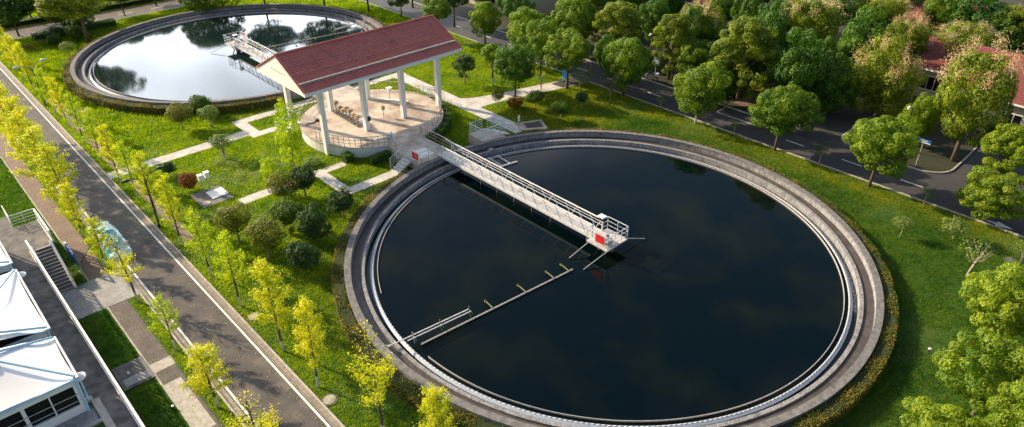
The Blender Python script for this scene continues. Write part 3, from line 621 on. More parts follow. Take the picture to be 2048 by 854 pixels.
# ------------------------------------------------------------ tent-roofed building on the terrace
TZ = 2.0
def tent(label, v0, v1, peak, first):
    t = thing("tent_roofed_hall", label, "building", (-37, (v0 + v1) / 2, TZ), 0, "white membrane-roofed halls on the terrace")
    u1, u0, ze = -34.85, -42.5, 4.55
    g = 22; V_, F_ = [], []
    pu, pv, pz = peak
    for i in range(g + 1):
        for j in range(g + 1):
            a, c = i / g, j / g; u = u0 + (u1 - u0) * a; v = v0 + (v1 - v0) * c
            sag = 4 * c * (1 - c) * .28 + 0.0
            d_ = math.hypot((u - pu) / 3.6, (v - pv) / 3.6); h = (pz - ze) * max(0, 1 - d_ * .8) ** 1.25
            e_ = min(1, (1 - a) * 6) 
            V_.append((u - (4 * c * (1 - c)) * .10 * (1 if a > .99 else 0), v, ze + h * e_ ))
    for i in range(g):
        for j in range(g): p_ = i * (g + 1) + j; F_.append((p_, p_ + g + 1, p_ + g + 2, p_ + 1))
    nV = len(V_); V2 = V_ + [(x, y, z - .03) for x, y, z in V_]; F2 = F_ + [tuple(reversed([q + nV for q in f])) for f in F_]
    mb = MB(); mb.v = V2; mb.f = F2; mb.build("membrane_roof", M['membrane'], t, True)
    MB().tube([(u1 + .05, v0, ze + .02), (u1 + .05, v1, ze + .02)], .06, 6).build("edge_pole", M['white'], t)
    MB().tube([(u0, v0, ze - .02), (u1, v0, ze - .02)], .07, 6).build("eave_tube", M['bluepaint'], t)
    MB().box(u0 + .1, u1 - .15, v0 + .25, v1 - .25, TZ, 2.45).build("base_wall", M['white'], t)
    MB().box(u0 + .15, u1 - .2, v0 + .3, v1 - .3, 2.45, 4.3).build("dark_glazing", M['black'], t)
    MB().box(u0 + .1, u1 - .15, v0 + .22, v0 + .3, 4.0, 4.45).build("window_head", M['white'], t)
    MB().box(u0 + .1, u1 - .15, v0 + .18, v0 + .298, 2.45, 2.62).build("sill", M['white'], t)
    for k in range(6):
        x = u1 - .25 - k * 1.25; MB().box(x - .09 if k % 2 == 0 else x - .035, x + .09 if k % 2 == 0 else x + .035, v0 + .17, v0 + .29, 2.6, 4.0).build("mullion", M['white'], t)
    for z in (3.0, 3.45): MB().tube([(u0, v0 + .12, z), (u1 - .2, v0 + .12, z)], .022, 5).build("window_bar", M['galv'], t)
    for z in (0,): pass
    for uu, vv in ((u1 - .1, v0 + .15), (u1 - .1, v1 - .15)):
        MB().tube([(uu, vv, TZ), (uu, vv, ze)], .07, 8).build("corner_post", M['bluepaint'], t)
    for uu, vv in ((u1 - .05, v0 + .1), (u1 - .05, v1 - .1)):
        MB().tube([(pu, pv, pz + .12), (uu, vv, ze + .12)], .075, 8).build("roof_strut", M['bluepaint'], t)
    MB().cyl(pu, pv, ze, pz + .3, .22, 12).build("mast_cap", M['bluepaint'], t)
tent("nearest white membrane-roofed hall with dark windows at its near end", 7.6, 12.0, (-38.3, 11.4, 5.6), True)
tent("middle white membrane-roofed hall beyond the nearest one", 13.0, 20.9, (-38.6, 13.9, 5.6), False)
tent("farthest white membrane-roofed hall, mostly cut off by the left edge", 21.9, 29.5, (-38.6, 22.9, 5.6), False)
def disclamp(x, y, label):
    t = thing("lamp_post", label, "lamp", (x, y, TZ), 0, "round-headed lamps at the hall corners")
    MB().box(x - .2, x + .2, y - .2, y + .2, TZ, TZ + .12).build("base", M['kerb'], t)
    MB().tube([(x, y, TZ + .1), (x, y, TZ + 1.75)], .06, 8).build("pole", M['bluepaint'], t)
    MB().tube([(x, y, TZ + 1.62), (x, y, TZ + 1.78)], [.13, .16], 12).build("bulb", M['yellowglass'], t)
    MB().tube([(x, y, TZ + 1.78), (x, y, TZ + 1.86), (x, y, TZ + 1.98)], [.36, .38, .1], 20).build("shade", M['white'], t)
M['yellowglass'] = mat("warm_lamp_glass", (.85, .65, .25), (.8, .6, .2), 3, 0.3)
disclamp(-34.72, 8.6, "round white lamp at the corner of the nearest membrane hall")
disclamp(-34.72, 21.35, "round white lamp between the two farther membrane halls")
struct(MB().box(-60, -34.3, -20, 6.4, 1.9, 2.012).build("planting_bed", M['ground']))
struct(MB().box(-34.65, -34.25, -30, 8.3, 1.95, 2.16).box(-60, -34.65, 6.4, 6.6, 1.95, 2.16).build("bed_kerb", M['kerb']))
struct(MB().box(-60, -34.7, 6.62, 7.8, 1.95, 2.02).build("slate_strip", M['sett']))

# ------------------------------------------------------------ buildings at the right, behind the trees
def hall(label, x0, x1, y0, y1, h, zr, axis='y', wins=6):
    t = thing("service_building", label, "building", ((x0 + x1) / 2, (y0 + y1) / 2, 0))
    MB().box(x0, x1, y0, y1, 0, h).build("wall", M['beige'], t)
    e = .7; g = MB(); xm = (x0 + x1) / 2; ym = (y0 + y1) / 2
    for sg in (-1, 1):
        rb = MB(); nr = 22
        for k in range(nr):
            f0, f1 = k / nr, (k + 1) / nr
            if axis == 'y':
                xa = (x0 - e) + (xm - x0 + e) * f0 if sg < 0 else (x1 + e) + (xm - x1 - e) * f0; xb = (x0 - e) + (xm - x0 + e) * f1 if sg < 0 else (x1 + e) + (xm - x1 - e) * f1
                za, zb = h + (zr - h) * f0, h + (zr - h) * f1
                rb.add([(xa, y0 - e, za + .07), (xa, y1 + e, za + .07), (xb, y1 + e, zb + .0), (xb, y0 - e, zb + .0), (xa, y0 - e, za - .05), (xa, y1 + e, za - .05)], [(0, 1, 2, 3), (0, 4, 5, 1)])
            else:
                ya = (y0 - e) + (ym - y0 + e) * f0 if sg < 0 else (y1 + e) + (ym - y1 - e) * f0; yb = (y0 - e) + (ym - y0 + e) * f1 if sg < 0 else (y1 + e) + (ym - y1 - e) * f1
                za, zb = h + (zr - h) * f0, h + (zr - h) * f1
                rb.add([(x0 - e, ya, za + .07), (x1 + e, ya, za + .07), (x1 + e, yb, zb), (x0 - e, yb, zb), (x0 - e, ya, za - .05), (x1 + e, ya, za - .05)], [(0, 1, 2, 3), (0, 4, 5, 1)])
        rb.build("roof", M['darktile'], t)
    MB().box(x0 - .75, x0 - .55, y0 - .6, y1 + .6, h - .16, h + .02).build("gutter", M['white'], t)
    L = y1 - y0
    for k in range(wins):
        y = y0 + L * (k + .5) / wins
        w = MB().box(x0 - .03, x0 + .02, y - .7, y + .7, 1.1, 2.6).build("window", M['black'], t)
        MB().box(x0 - .05, x0 - .032, y - .78, y + .78, 2.6, 2.72).box(x0 - .05, x0 - .032, y - .78, y + .78, 0.98, 1.1).box(x0 - .05, x0 - .032, y - .03, y + .03, 1.1, 2.6).build("frame", M['white'], w)
hall("beige service building with a red tiled roof at the right edge", 46.0, 58.0, -48, -9.6, 3.9, 6.9, 'y', 10)
hall("beige building with a red roof glimpsed between the flowering trees", 51, 61, -6.8, -2.2, 3.6, 5.6, 'y', 3)
hall("low red-roofed building hidden in the trees beyond the flowering ones", 66, 76, -10, 6.0, 3.6, 6.6, 'y', 4)
hall("white-columned building at the top edge beyond the road", 38.6, 52, 48.0, 62, 5.0, 8.0, 'y', 6)
hall("pale building glimpsed at the top behind the tall olive trees", 50, 62, 24, 42, 5.0, 7.6, 'y', 7)
struct(MB().box(33.5, 49.5, 6, 9, .0, .02).box(36, 49, 36, 46, 0, .02).build("yard_paving", M['brick']))

# ------------------------------------------------------------ plants: unit meshes
def crown_pts(nclump, per, shape, rr=2.0, hz=2.0, clr=.42, inner=.25):
    """puffy clumps on an ellipsoid; returns points and normals"""
    k = np.arange(nclump) + .5; ph = np.arccos(1 - 2 * k / nclump); th = math.pi * (1 + 5 ** .5) * k
    D = np.stack([np.cos(th) * np.sin(ph), np.sin(th) * np.sin(ph), np.cos(ph)], 1) + rng.normal(0, .12, (nclump, 3)); D = unit(D)
    rad = np.where(rng.uniform(0, 1, (nclump, 1)) < .75, rng.uniform(.85, 1.08, (nclump, 1)), rng.uniform(.35, .8, (nclump, 1)))
    if shape == 'round': prof = np.ones((nclump, 1))
    elif shape == 'cone': prof = (1.0 - .45 * np.clip(D[:, 2:3], -1, 1)) * np.where(D[:, 2:3] > 0, 1, .95)
    elif shape == 'irregular':
        lob = rng.normal(0, 1, (5, 3)); lob = unit(lob); prof = .76 + .40 * np.max(np.clip(D @ lob.T, 0, 1) ** 3, axis=1, keepdims=True)
    else: prof = np.ones((nclump, 1))
    scl = np.array([[rr, rr, hz]]); cl = clr * rr
    Cc = D * rad * prof * (scl - cl * .75)
    P, Nn = [], []
    for i in range(nclump):
        q = unit(rng.normal(0, 1, (per, 3)) + D[i] * .55); s_ = cl * rng.uniform(.65, 1.15); rr_ = rng.uniform(.55, 1.0, (per, 1)) ** .5
        P.append(Cc[i] + q * rr_ * s_ * np.array([[1, 1, .85]])); Nn.append(q + np.array([[0, 0, .25]]))
    return np.concatenate(P), np.concatenate(Nn)
MESH = {}
def reg(key, obs): MESH[key] = obs
def unlink(o): COL.objects.unlink(o); return o.data
def mk_crown(key, mt, nclump, per, size, shape='round', rr=2.0, hz=2.0, clr=.42, var=3):
    lst = []
    for _ in range(var):
        P, Nn = crown_pts(nclump, per, shape, rr, hz, clr)
        ob = fastmesh("crown", leaves(P, Nn, size), 4, mt); me = ob.data; bpy.data.objects.remove(ob); lst.append((me, rr, hz))
    MESH[key] = lst
mk_crown('camphor', M['leaf'], 64, 300, .125, 'irregular', 2.0, 2.0, .27, 4)
mk_crown('camphory', M['leafyellow'], 70, 320, .12, 'irregular', 2.0, 2.0, .25, 3)
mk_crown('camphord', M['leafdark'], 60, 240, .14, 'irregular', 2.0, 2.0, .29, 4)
mk_crown('poplar', M['leafpoplar'], 95, 210, .125, 'cone', 1.8, 3.0, .24)
mk_crown('flower', M['leafpoplar'], 64, 230, .135, 'irregular', 2.2, 2.0, .27)
mk_crown('shrub', M['shrub'], 60, 100, .08, 'irregular', .8, .7, .32, 3)
mk_crown('shrubdark', M['shrubdark'], 80, 140, .08, 'irregular', 1.1, 1.0, .27, 3)
mk_crown('bronze', M['bronze'], 54, 110, .09, 'irregular', 1.1, 1.0, .36, 3)
mk_crown('red', M['redleaf'], 70, 90, .07, 'round', .8, .7, .26, 1)
mk_crown('pale', M['thinleaf'], 34, 44, .10, 'irregular', .8, .6, .42, 2)
mk_crown('sparse', M['thinleaf'], 26, 14, .10, 'irregular', .9, .9, .40, 2)
mk_crown('sapling', M['shrub'], 22, 22, .09, 'irregular', .8, .9, .36, 2)
# blossom sprays on the upper half
lst = []
for _ in range(2):
    D = unit(rng.normal(0, 1, (26, 3)) * np.array([[1, 1, .5]]) + np.array([[-.15, 0, 1.15]])); Cc = D * np.array([[2.2, 2.2, 2.0]]) * 1.0
    P = (Cc[:, None, :] + rng.normal(0, 1, (26, 110, 3)) * np.array([.17, .17, .19])).reshape(-1, 3)
    ob = fastmesh("blossom", leaves(P, unit(rng.normal(0, 1, P.shape) + [0, 0, .8]), .065), 4, M['blossom']); lst.append((ob.data, 2.2, 2.0)); bpy.data.objects.remove(ob)
MESH['blossom'] = lst
def mk_trunk(key, mt, hc, r0, nlimb, spread, rise, var=2, lean=.0, multi=1):
    lst = []
    for _ in range(var):
        mb = MB()
        for q in range(multi):
            lx, ly = (random.uniform(-.35, .35), random.uniform(-.35, .35)) if multi > 1 else (random.uniform(-.12, .12), random.uniform(-.12, .12))
            top = Vector((lx, ly, hc)); mb.tube([(0, 0, -.05), (lx * .2, ly * .2, hc * .3), (lx * .5, ly * .5, hc * .6), top], [r0 * 1.25, r0, r0 * .8, r0 * .5], 8)
            for k in range(nlimb):
                a = 2 * math.pi * (k + random.random() * .6) / nlimb; f = random.uniform(.5, .85); s0 = Vector((lx * f, ly * f, hc * f))
                e = s0 + Vector((math.cos(a) * spread, math.sin(a) * spread, rise * random.uniform(.6, 1.2))); mid = s0.lerp(e, .5) + Vector((0, 0, -.08))
                mb.tube([s0, mid, e], [r0 * .5, r0 * .32, r0 * .12], 6)
        ob = mb.build("trunk", mt, None, True); lst.append((ob.data, hc)); bpy.data.objects.remove(ob)
    MESH[key] = lst
mk_trunk('t_tree', M['trunk'], 4.5, .13, 7, 1.2, 1.3)
mk_trunk('t_wash', M['trunkw'], 4.5, .12, 7, 1.2, 1.3)
mk_trunk('t_shrub', M['twig'], 1.3, .05, 5, .4, .4)
mk_trunk('t_multi', M['twig'], 1.6, .045, 4, .6, .8, multi=3)
cnt = {}
def pick(k): cnt[k] = cnt.get(k, -1) + 1; return MESH[k][cnt[k] % len(MESH[k])]
def plant(kind, name, label, cat, spec, crown, trunk, group=None, blossom=0.0, thick=1.0):
    u, v, hc, hz, r_ = spec; t = thing(name, label, cat, (u, v, 0), random.uniform(0, 6.28), group)
    me, rr, mz = pick(crown); c = bpy.data.objects.new("crown", me); COL.objects.link(c); c.parent = t
    c.location = (0, 0, hc); c.scale = (r_ / rr, r_ / rr, hz / mz)
    if trunk:
        me, h0 = pick(trunk); k = bpy.data.objects.new("trunk", me); COL.objects.link(k); k.parent = t; s_ = max(.55, min(1.6, hc / h0)) * thick
        k.scale = (s_ * (1 if r_ > 1 else .7), s_ * (1 if r_ > 1 else .7), hc / h0)
    if blossom:
        me, rr, mz = pick('blossom'); k = bpy.data.objects.new("blossom", me); COL.objects.link(k); k.parent = t; k.location = (0, 0, hc); k.scale = (r_ / rr * blossom, r_ / rr * blossom, hz / mz * blossom)
    return t
G_ROAD = "camphor trees along the near kerb of the right-hand road"
for spec, lab, cr in [
    ((25.51, -10.06, 4.42, 2.73, 3.04), "rounded bright green tree beside the kerb, opposite the blue street-name sign", 'camphor'),
    ((25.92, -0.40, 4.18, 2.59, 3.16), "round green tree on the kerb left of the side-road junction", 'camphor'),
    ((25.61, 8.80, 4.19, 2.88, 2.94), "green tree with a low hanging lobe by the white parking box", 'camphor'),
    ((26.11, 19.14, 4.28, 3.22, 3.09), "dense round tree on the kerb beside the parked scooter", 'camphor'),
    ((22.71, 24.96, 4.91, 2.49, 2.85), "round tree with the blue panel behind its trunk", 'camphor'),
    ((23.05, 29.85, 4.77, 2.70, 2.30), "tree left of the blue panel, where the path meets the road", 'camphor'),
    ((16.69, 27.69, 4.03, 2.63, 2.63), "dark green tree at the bend of the pale path", 'camphord'),
    ((16.87, 31.84, 4.19, 1.34, 1.48), "slim yellow-green tree with whitewashed trunk in the lawn right of the pavilion", 'camphor'),
    ((26.33, 43.88, 3.93, 2.61, 2.46), "egg-shaped tree on the kerb above the pavilion's right end", 'camphor'),
    ((25.94, 63.12, 3.17, 1.66, 2.15), "kerbside tree above the middle of the pavilion ridge", 'camphor'),
    ((22.70, 49.88, 4.50, 1.89, 2.49), "tree just above the pavilion's ridge end, beyond the road", 'camphor'),
    ((26.64, -19.12, 2.65, 2.17, 2.89), "wide tree beside the white road arrow", 'camphory'),
    ((33.43, -17.95, 4.40, 2.46, 2.46), "bright tree at the right edge in front of the beige building", 'camphory')]:
    plant('', "camphor_tree", lab, "tree", spec, cr, 't_wash' if 'white' in lab else 't_tree', G_ROAD)
G_COR = "big bright trees at the lower right corner"
for spec, lab in [((8.87, -24.65, 4.60, 2.38, 2.92), "uppermost big yellow-green tree at the lower right edge"),
                  ((0.87, -26.04, 4.60, 2.41, 2.61), "largest puffy yellow-green tree at the lower right edge"),
                  ((-4.35, -25.92, 4.20, 1.36, 2.30), "low bright tree cut off by the bottom edge at right"),
                  ((-1.66, -28.28, 4.80, 2.60, 1.85), "tree in the extreme lower right corner")]:
    plant('', "camphor_tree", lab, "tree", spec, 'camphory', 't_tree', G_COR)
# woodland beyond the road
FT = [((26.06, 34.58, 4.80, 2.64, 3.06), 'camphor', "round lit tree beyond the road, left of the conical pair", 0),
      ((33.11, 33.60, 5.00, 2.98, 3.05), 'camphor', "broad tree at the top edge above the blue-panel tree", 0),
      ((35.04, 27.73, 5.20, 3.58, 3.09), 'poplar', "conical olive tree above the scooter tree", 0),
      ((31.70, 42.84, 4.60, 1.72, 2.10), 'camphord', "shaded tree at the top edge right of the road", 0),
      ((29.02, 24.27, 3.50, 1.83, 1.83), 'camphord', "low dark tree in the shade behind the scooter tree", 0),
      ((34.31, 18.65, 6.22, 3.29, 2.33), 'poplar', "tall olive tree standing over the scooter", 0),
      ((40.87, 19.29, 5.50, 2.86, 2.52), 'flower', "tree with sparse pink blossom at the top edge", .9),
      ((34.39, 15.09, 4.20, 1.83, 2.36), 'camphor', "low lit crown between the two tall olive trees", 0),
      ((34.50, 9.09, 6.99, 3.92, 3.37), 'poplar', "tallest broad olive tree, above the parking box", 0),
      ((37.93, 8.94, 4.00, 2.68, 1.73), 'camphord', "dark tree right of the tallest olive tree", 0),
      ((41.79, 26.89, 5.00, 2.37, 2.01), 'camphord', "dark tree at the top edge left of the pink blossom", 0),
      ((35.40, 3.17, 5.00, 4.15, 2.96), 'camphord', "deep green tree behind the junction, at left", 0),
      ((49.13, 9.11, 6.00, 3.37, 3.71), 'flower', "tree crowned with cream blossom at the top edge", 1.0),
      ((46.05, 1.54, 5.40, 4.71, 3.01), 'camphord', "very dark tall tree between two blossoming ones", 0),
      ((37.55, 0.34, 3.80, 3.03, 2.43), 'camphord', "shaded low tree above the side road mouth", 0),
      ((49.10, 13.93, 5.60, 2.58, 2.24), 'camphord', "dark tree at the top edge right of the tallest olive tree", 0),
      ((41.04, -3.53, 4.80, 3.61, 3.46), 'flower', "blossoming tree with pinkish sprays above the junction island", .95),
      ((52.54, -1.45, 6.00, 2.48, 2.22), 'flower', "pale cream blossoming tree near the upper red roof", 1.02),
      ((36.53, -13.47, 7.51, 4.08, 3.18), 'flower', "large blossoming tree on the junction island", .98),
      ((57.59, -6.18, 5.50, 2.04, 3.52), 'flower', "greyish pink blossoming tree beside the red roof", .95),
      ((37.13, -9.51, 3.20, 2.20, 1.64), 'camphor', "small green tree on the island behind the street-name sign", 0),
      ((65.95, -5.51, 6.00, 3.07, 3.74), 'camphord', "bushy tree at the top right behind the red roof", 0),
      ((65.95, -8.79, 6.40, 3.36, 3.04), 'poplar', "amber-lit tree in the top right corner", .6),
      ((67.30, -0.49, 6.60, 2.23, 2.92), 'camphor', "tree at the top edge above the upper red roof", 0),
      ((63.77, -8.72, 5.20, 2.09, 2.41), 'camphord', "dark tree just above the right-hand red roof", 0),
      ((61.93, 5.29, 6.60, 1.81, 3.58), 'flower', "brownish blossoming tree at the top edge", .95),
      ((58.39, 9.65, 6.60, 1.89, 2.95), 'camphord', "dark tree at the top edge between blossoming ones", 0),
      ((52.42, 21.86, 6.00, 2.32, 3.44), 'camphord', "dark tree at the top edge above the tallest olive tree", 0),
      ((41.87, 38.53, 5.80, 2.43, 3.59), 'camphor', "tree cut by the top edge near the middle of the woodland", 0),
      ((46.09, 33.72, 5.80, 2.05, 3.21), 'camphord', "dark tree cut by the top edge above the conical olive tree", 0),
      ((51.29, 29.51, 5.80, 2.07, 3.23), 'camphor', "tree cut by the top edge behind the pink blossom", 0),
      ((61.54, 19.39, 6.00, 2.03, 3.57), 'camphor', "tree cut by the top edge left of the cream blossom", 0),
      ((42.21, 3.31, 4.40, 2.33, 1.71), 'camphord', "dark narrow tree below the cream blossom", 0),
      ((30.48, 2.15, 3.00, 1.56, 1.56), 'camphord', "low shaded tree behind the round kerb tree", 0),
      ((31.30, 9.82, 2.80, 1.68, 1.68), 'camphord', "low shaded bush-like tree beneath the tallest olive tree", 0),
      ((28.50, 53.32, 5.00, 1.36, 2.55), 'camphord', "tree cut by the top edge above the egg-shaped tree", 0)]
for spec, cr, lab, bl in FT:
    spec = (spec[0], spec[1], spec[2] * .92, min(spec[3] * 1.25, spec[2] * .95), spec[4] * 1.1)
    plant('', {'poplar': "olive_tree", 'flower': "flowering_tree"}.get(cr, "woodland_tree"), lab, "tree", spec, cr, 't_tree', "woodland trees beyond the right-hand road", bl)
rs = random.Random(5)
for i in range(34):
    u, v = 35.5 + rs.random() * 42, -3 + rs.random() * 66
    if (u < 50 and -4.5 < v < 1.5) or (u < 39 and v < 3): continue
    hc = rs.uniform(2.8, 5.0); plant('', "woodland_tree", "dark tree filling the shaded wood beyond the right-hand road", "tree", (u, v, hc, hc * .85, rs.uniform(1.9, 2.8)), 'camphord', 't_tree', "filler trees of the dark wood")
# top left trees
for spec, lab, cr, bl in [((-13.66, 82.63, 6.67, 2.63, 5.59), "leaning broad tree beside the far tank's rim at top left", 'flower', .5),
                      ((-16.88, 98.62, 4.46, 2.39, 4.09), "tree with whitewashed trunk at the top left corner", 'camphord', 0),
                      ((0.24, 95.40, 3.60, 1.86, 4.01), "tree at the top edge beyond the far road, left part", 'camphord', 0),
                      ((4.97, 86.44, 5.00, 2.16, 4.67), "tree beyond the far road whose reflection lies on the pale water", 'camphor', 0),
                      ((12.02, 80.57, 5.00, 2.16, 4.69), "tree beyond the far road above the middle of the pale tank", 'camphord', 0),
                      ((19.30, 74.92, 5.00, 2.36, 5.11), "tree beyond the far road above the pale tank's right side", 'camphor', 0),
                      ((23.54, 68.67, 5.00, 2.17, 4.27), "tree at the top edge beyond the end of the pale tank", 'camphord', 0),
                      ((-20.01, 93.20, 4.20, 2.38, 3.89), "dense tree in the top left corner beyond the far road", 'camphord', 0),
                      ((-13.20, 93.01, 4.60, 1.90, 4.03), "dense tree at the top edge between the leaning tree and the corner", 'camphor', 0),
                      ((-5.35, 93.40, 3.40, 1.60, 3.47), "tree with light foliage right of the leaning tree at the top edge", 'camphor', 0),
                      ((30.12, 65.91, 5.00, 1.83, 3.96), "tree at the top edge above the kerbside tree by the ridge", 'camphor', 0),
                      ((-14.24, 85.74, 1.20, 1.05, 1.28), "small grey-green tree near the far road bend", 'shrub', 0)]:
    if spec[1] > 85 and spec[2] > 4.5: spec = (spec[0], spec[1], spec[2] * .72, spec[2] * .71, spec[4] * 1.1)
    plant('', "woodland_tree", lab, "tree", spec, cr, 't_tree', "trees round the far tank", bl)

# shrubs clipped and loose
for spec, lab, cr, tk in [
    ((15.62, 23.30, 1.51, 0.71, 1.12), "clipped green ball shrub right of the red one on the lawn", 'shrub', 't_shrub'),
    ((15.63, 19.37, 1.47, 0.76, 1.05), "small light green ball tree nearest the tank on the right lawn", 'shrub', 't_shrub'),
    ((19.58, 19.91, 1.39, 0.64, 0.84), "small dark ball shrub in the lawn near the kerb", 'shrubdark', 't_shrub'),
    ((14.28, 25.16, 0.70, 0.66, 0.93), "red-brown dome shrub beside the pale path", 'red', None),
    ((13.07, 26.69, 1.52, 0.72, 0.79), "small olive shrub with feathery tips at the path corner", 'bronze', 't_shrub'),
    ((14.88, 34.64, 2.73, 1.11, 1.38), "round-headed little tree in the lawn right of the pavilion", 'shrubdark', 't_shrub'),
    ((16.25, 37.04, 0.27, 0.26, 0.56), "tiny round bush under the little lawn tree", 'shrub', None),
    ((-15.31, 45.30, 1.87, 1.14, 1.42), "yellow-green ball tree on the lawn in front of the far tank", 'bronze', 't_shrub'),
    ((-12.22, 47.35, 1.61, 0.89, 1.15), "darker ball tree close to the far tank's hedge", 'shrub', 't_shrub'),
    ((-12.86, 43.66, 1.77, 0.80, 1.21), "pale green ball tree right of the yellow-green one", 'pale', 't_shrub'),
    ((-19.96, 31.91, 1.02, 0.83, 0.85), "red dome shrub beside the two meter boxes", 'red', None),
    ((-20.16, 35.97, 0.86, 0.65, 0.65), "small dark dome shrub behind the ginkgo by the street lamp", 'shrubdark', None),
    ((-20.48, 20.79, 2.43, 1.39, 1.50), "bronze-green tree shrub below the concrete pad", 'bronze', 't_shrub'),
    ((-19.64, 17.33, 2.30, 1.30, 1.57), "fluffy pale bronze shrub in the middle of the shrub group", 'bronze', 't_shrub'),
    ((-14.79, 23.85, 1.92, 1.23, 1.51), "reddish-tipped bush by the lower garden path", 'bronze', 't_shrub'),
    ((-12.94, 23.64, 1.92, 1.18, 1.32), "dark green bush right of the reddish-tipped one", 'shrubdark', 't_shrub'),
    ((-16.65, 19.68, 1.81, 1.00, 1.34), "grey-green dome shrub left of the largest dark dome", 'shrub', None),
    ((-16.07, 16.51, 1.92, 1.44, 1.38), "largest dark green dome shrub of the group", 'shrubdark', None),
    ((-18.68, 13.47, 1.76, 1.12, 1.34), "low blue-green dome shrub nearest the bright ginkgo", 'shrubdark', None),
    ((-12.41, 18.20, 1.76, 1.01, 1.21), "dark dome shrub by the fork of the garden path", 'shrubdark', 't_shrub'),
    ((-16.83, 19.02, 0.44, 0.37, 0.37), "tiny brown bush between the dome shrubs", 'bronze', None),
    ((-9.37, 28.74, 0.38, 0.37, 0.96), "small green bush at the foot of the platform wall", 'pale', None),
    ((-20.60, 85.74, 0.36, 0.35, 0.69), "tiny bush at the left road end", 'shrub', None),
    ((-17.28, 84.89, 0.86, 0.80, 1.18), "leafy bush beside the pampas grass", 'shrub', None),
    ((-16.14, 88.03, 0.95, 0.77, 0.93), "green bush behind the pampas grass near the far road", 'shrub', None),
    ((-17.14, 79.08, 1.18, 0.86, 1.00), "light green little tree left of the far tank's rim", 'pale', 't_shrub'),
    ((17.09, -23.17, 1.41, 0.50, 0.97), "small multi-stemmed tree above the lower right trees", 'pale', 't_multi'),
    ((21.76, -18.44, 1.31, 0.81, 1.24), "light green low tree beside the bare-branched one", 'pale', 't_multi'),
    ((18.92, -15.34, 1.36, 0.59, 0.80), "small white-stemmed leafy tree on the right lawn", 'pale', 't_multi'),
    ((21.64, -23.23, 1.82, 0.78, 0.83), "half-bare small tree at the right edge by the manhole", 'sparse', 't_multi'),
    ((26.06, -4.95, 1.72, 0.98, 0.81), "thin sapling at the kerb before the junction", 'sapling', 't_shrub'),
    ((25.59, -14.75, 1.37, 0.74, 0.74), "thin sapling at the kerb below the street-name sign", 'sapling', 't_shrub'),
    ((25.57, 4.05, 1.42, 0.68, 0.62), "thin sapling at the kerb below the parking box", 'sapling', 't_shrub'),
    ((25.48, 13.34, 1.41, 0.75, 0.72), "thin sapling at the kerb opposite the scooter", 'sapling', 't_shrub'),
    ((23.58, 19.08, 1.93, 0.87, 0.97), "slim sapling with a small crown left of the scooter tree", 'sapling', 't_shrub'),
    ((23.14, 23.25, 2.19, 1.22, 1.29), "wispy multi-branched sapling at the path's road end", 'sparse', 't_multi'),
    ((20.22, 26.89, 1.51, 0.80, 1.01), "wispy shrub beside the pale path under the trees", 'sparse', 't_multi'),
    ((17.11, -20.94, 2.43, 1.06, 1.21), "almost bare spreading little tree on the right lawn", 'sparse', 't_multi'),
    ((-14.97, 35.79, 1.94, 0.76, 1.21), "thin pale-leaved tree beside the upper garden path", 'pale', 't_multi'),
    ((-11.35, 28.54, 4.03, 3.06, 1.42), "upright yellow-green tree before the platform's left wall", 'gink', 't_shrub'),
    ((-14.69, 26.53, 2.26, 1.48, 0.84), "small yellow-green tree above the reddish-tipped bush", 'gink', 't_shrub')]:
    if cr == 'gink' and 'gink' not in MESH: mk_crown('gink', M['ginkgog'], 60, 60, .12, 'irregular', .9, 1.8, .36, 2)
    plant('', "small_tree" if tk else "dome_shrub", lab, "tree" if tk else "shrub", spec, cr, tk, "garden shrubs and small trees")
# loose pale bushes in the lower lawn
def loose(label, pts, key, hc=.35, r_=.5, n=14, cat="bush"):
    V_ = []
    for _ in range(n):
        x, y = pts[0] + rng.normal(0, pts[2]), pts[1] + rng.normal(0, pts[3]); k = 60
        P = np.array([x, y, hc]) + rng.normal(0, 1, (k, 3)) * [r_ * .5, r_ * .5, hc * .45]; P[:, 2] = np.abs(P[:, 2]); V_.append(leaves(P, unit(rng.normal(0, 1, (k, 3)) + [0, 0, 1]), .11))
    o = fastmesh("loose_bush", np.concatenate(V_), 4, M[key]); tag(o, label, cat); return o
loose("spreading pale-leaved bushes left of the upright yellow-green tree", (*(-15.29, 35.08), 1.0, 1.6), 'paleleaf')
loose("pale flowering bushes between the two garden paths", (*(-14.10, 31.16), 1.6, 1.0), 'paleleaf')
loose("yellow-leaved bush at the corner of the small landing", (*(5.68, 21.19), .35, .3), 'yellowleaf', .4, .35, 6)
loose("yellow-leaved bush beneath the deck steps", (*(-1.31, 20.52), .5, .35), 'yellowleaf', .4, .35, 8)
loose("yellow-green bush between the platform and the deck steps", (*(-1.56, 24.98), .35, .3), 'yellowleaf', .5, .3, 6)
o = loose("grey plumed pampas grass near the far road bend", (*(-18.06, 89.87), 1.0, .6), 'plume', .8, .5, 14, "grass clump")
loose("orange-leaved low hedge near the pampas grass", (*(-19.64, 85.40), 1.6, .5), 'hedge', .5, .6, 22, "hedge")

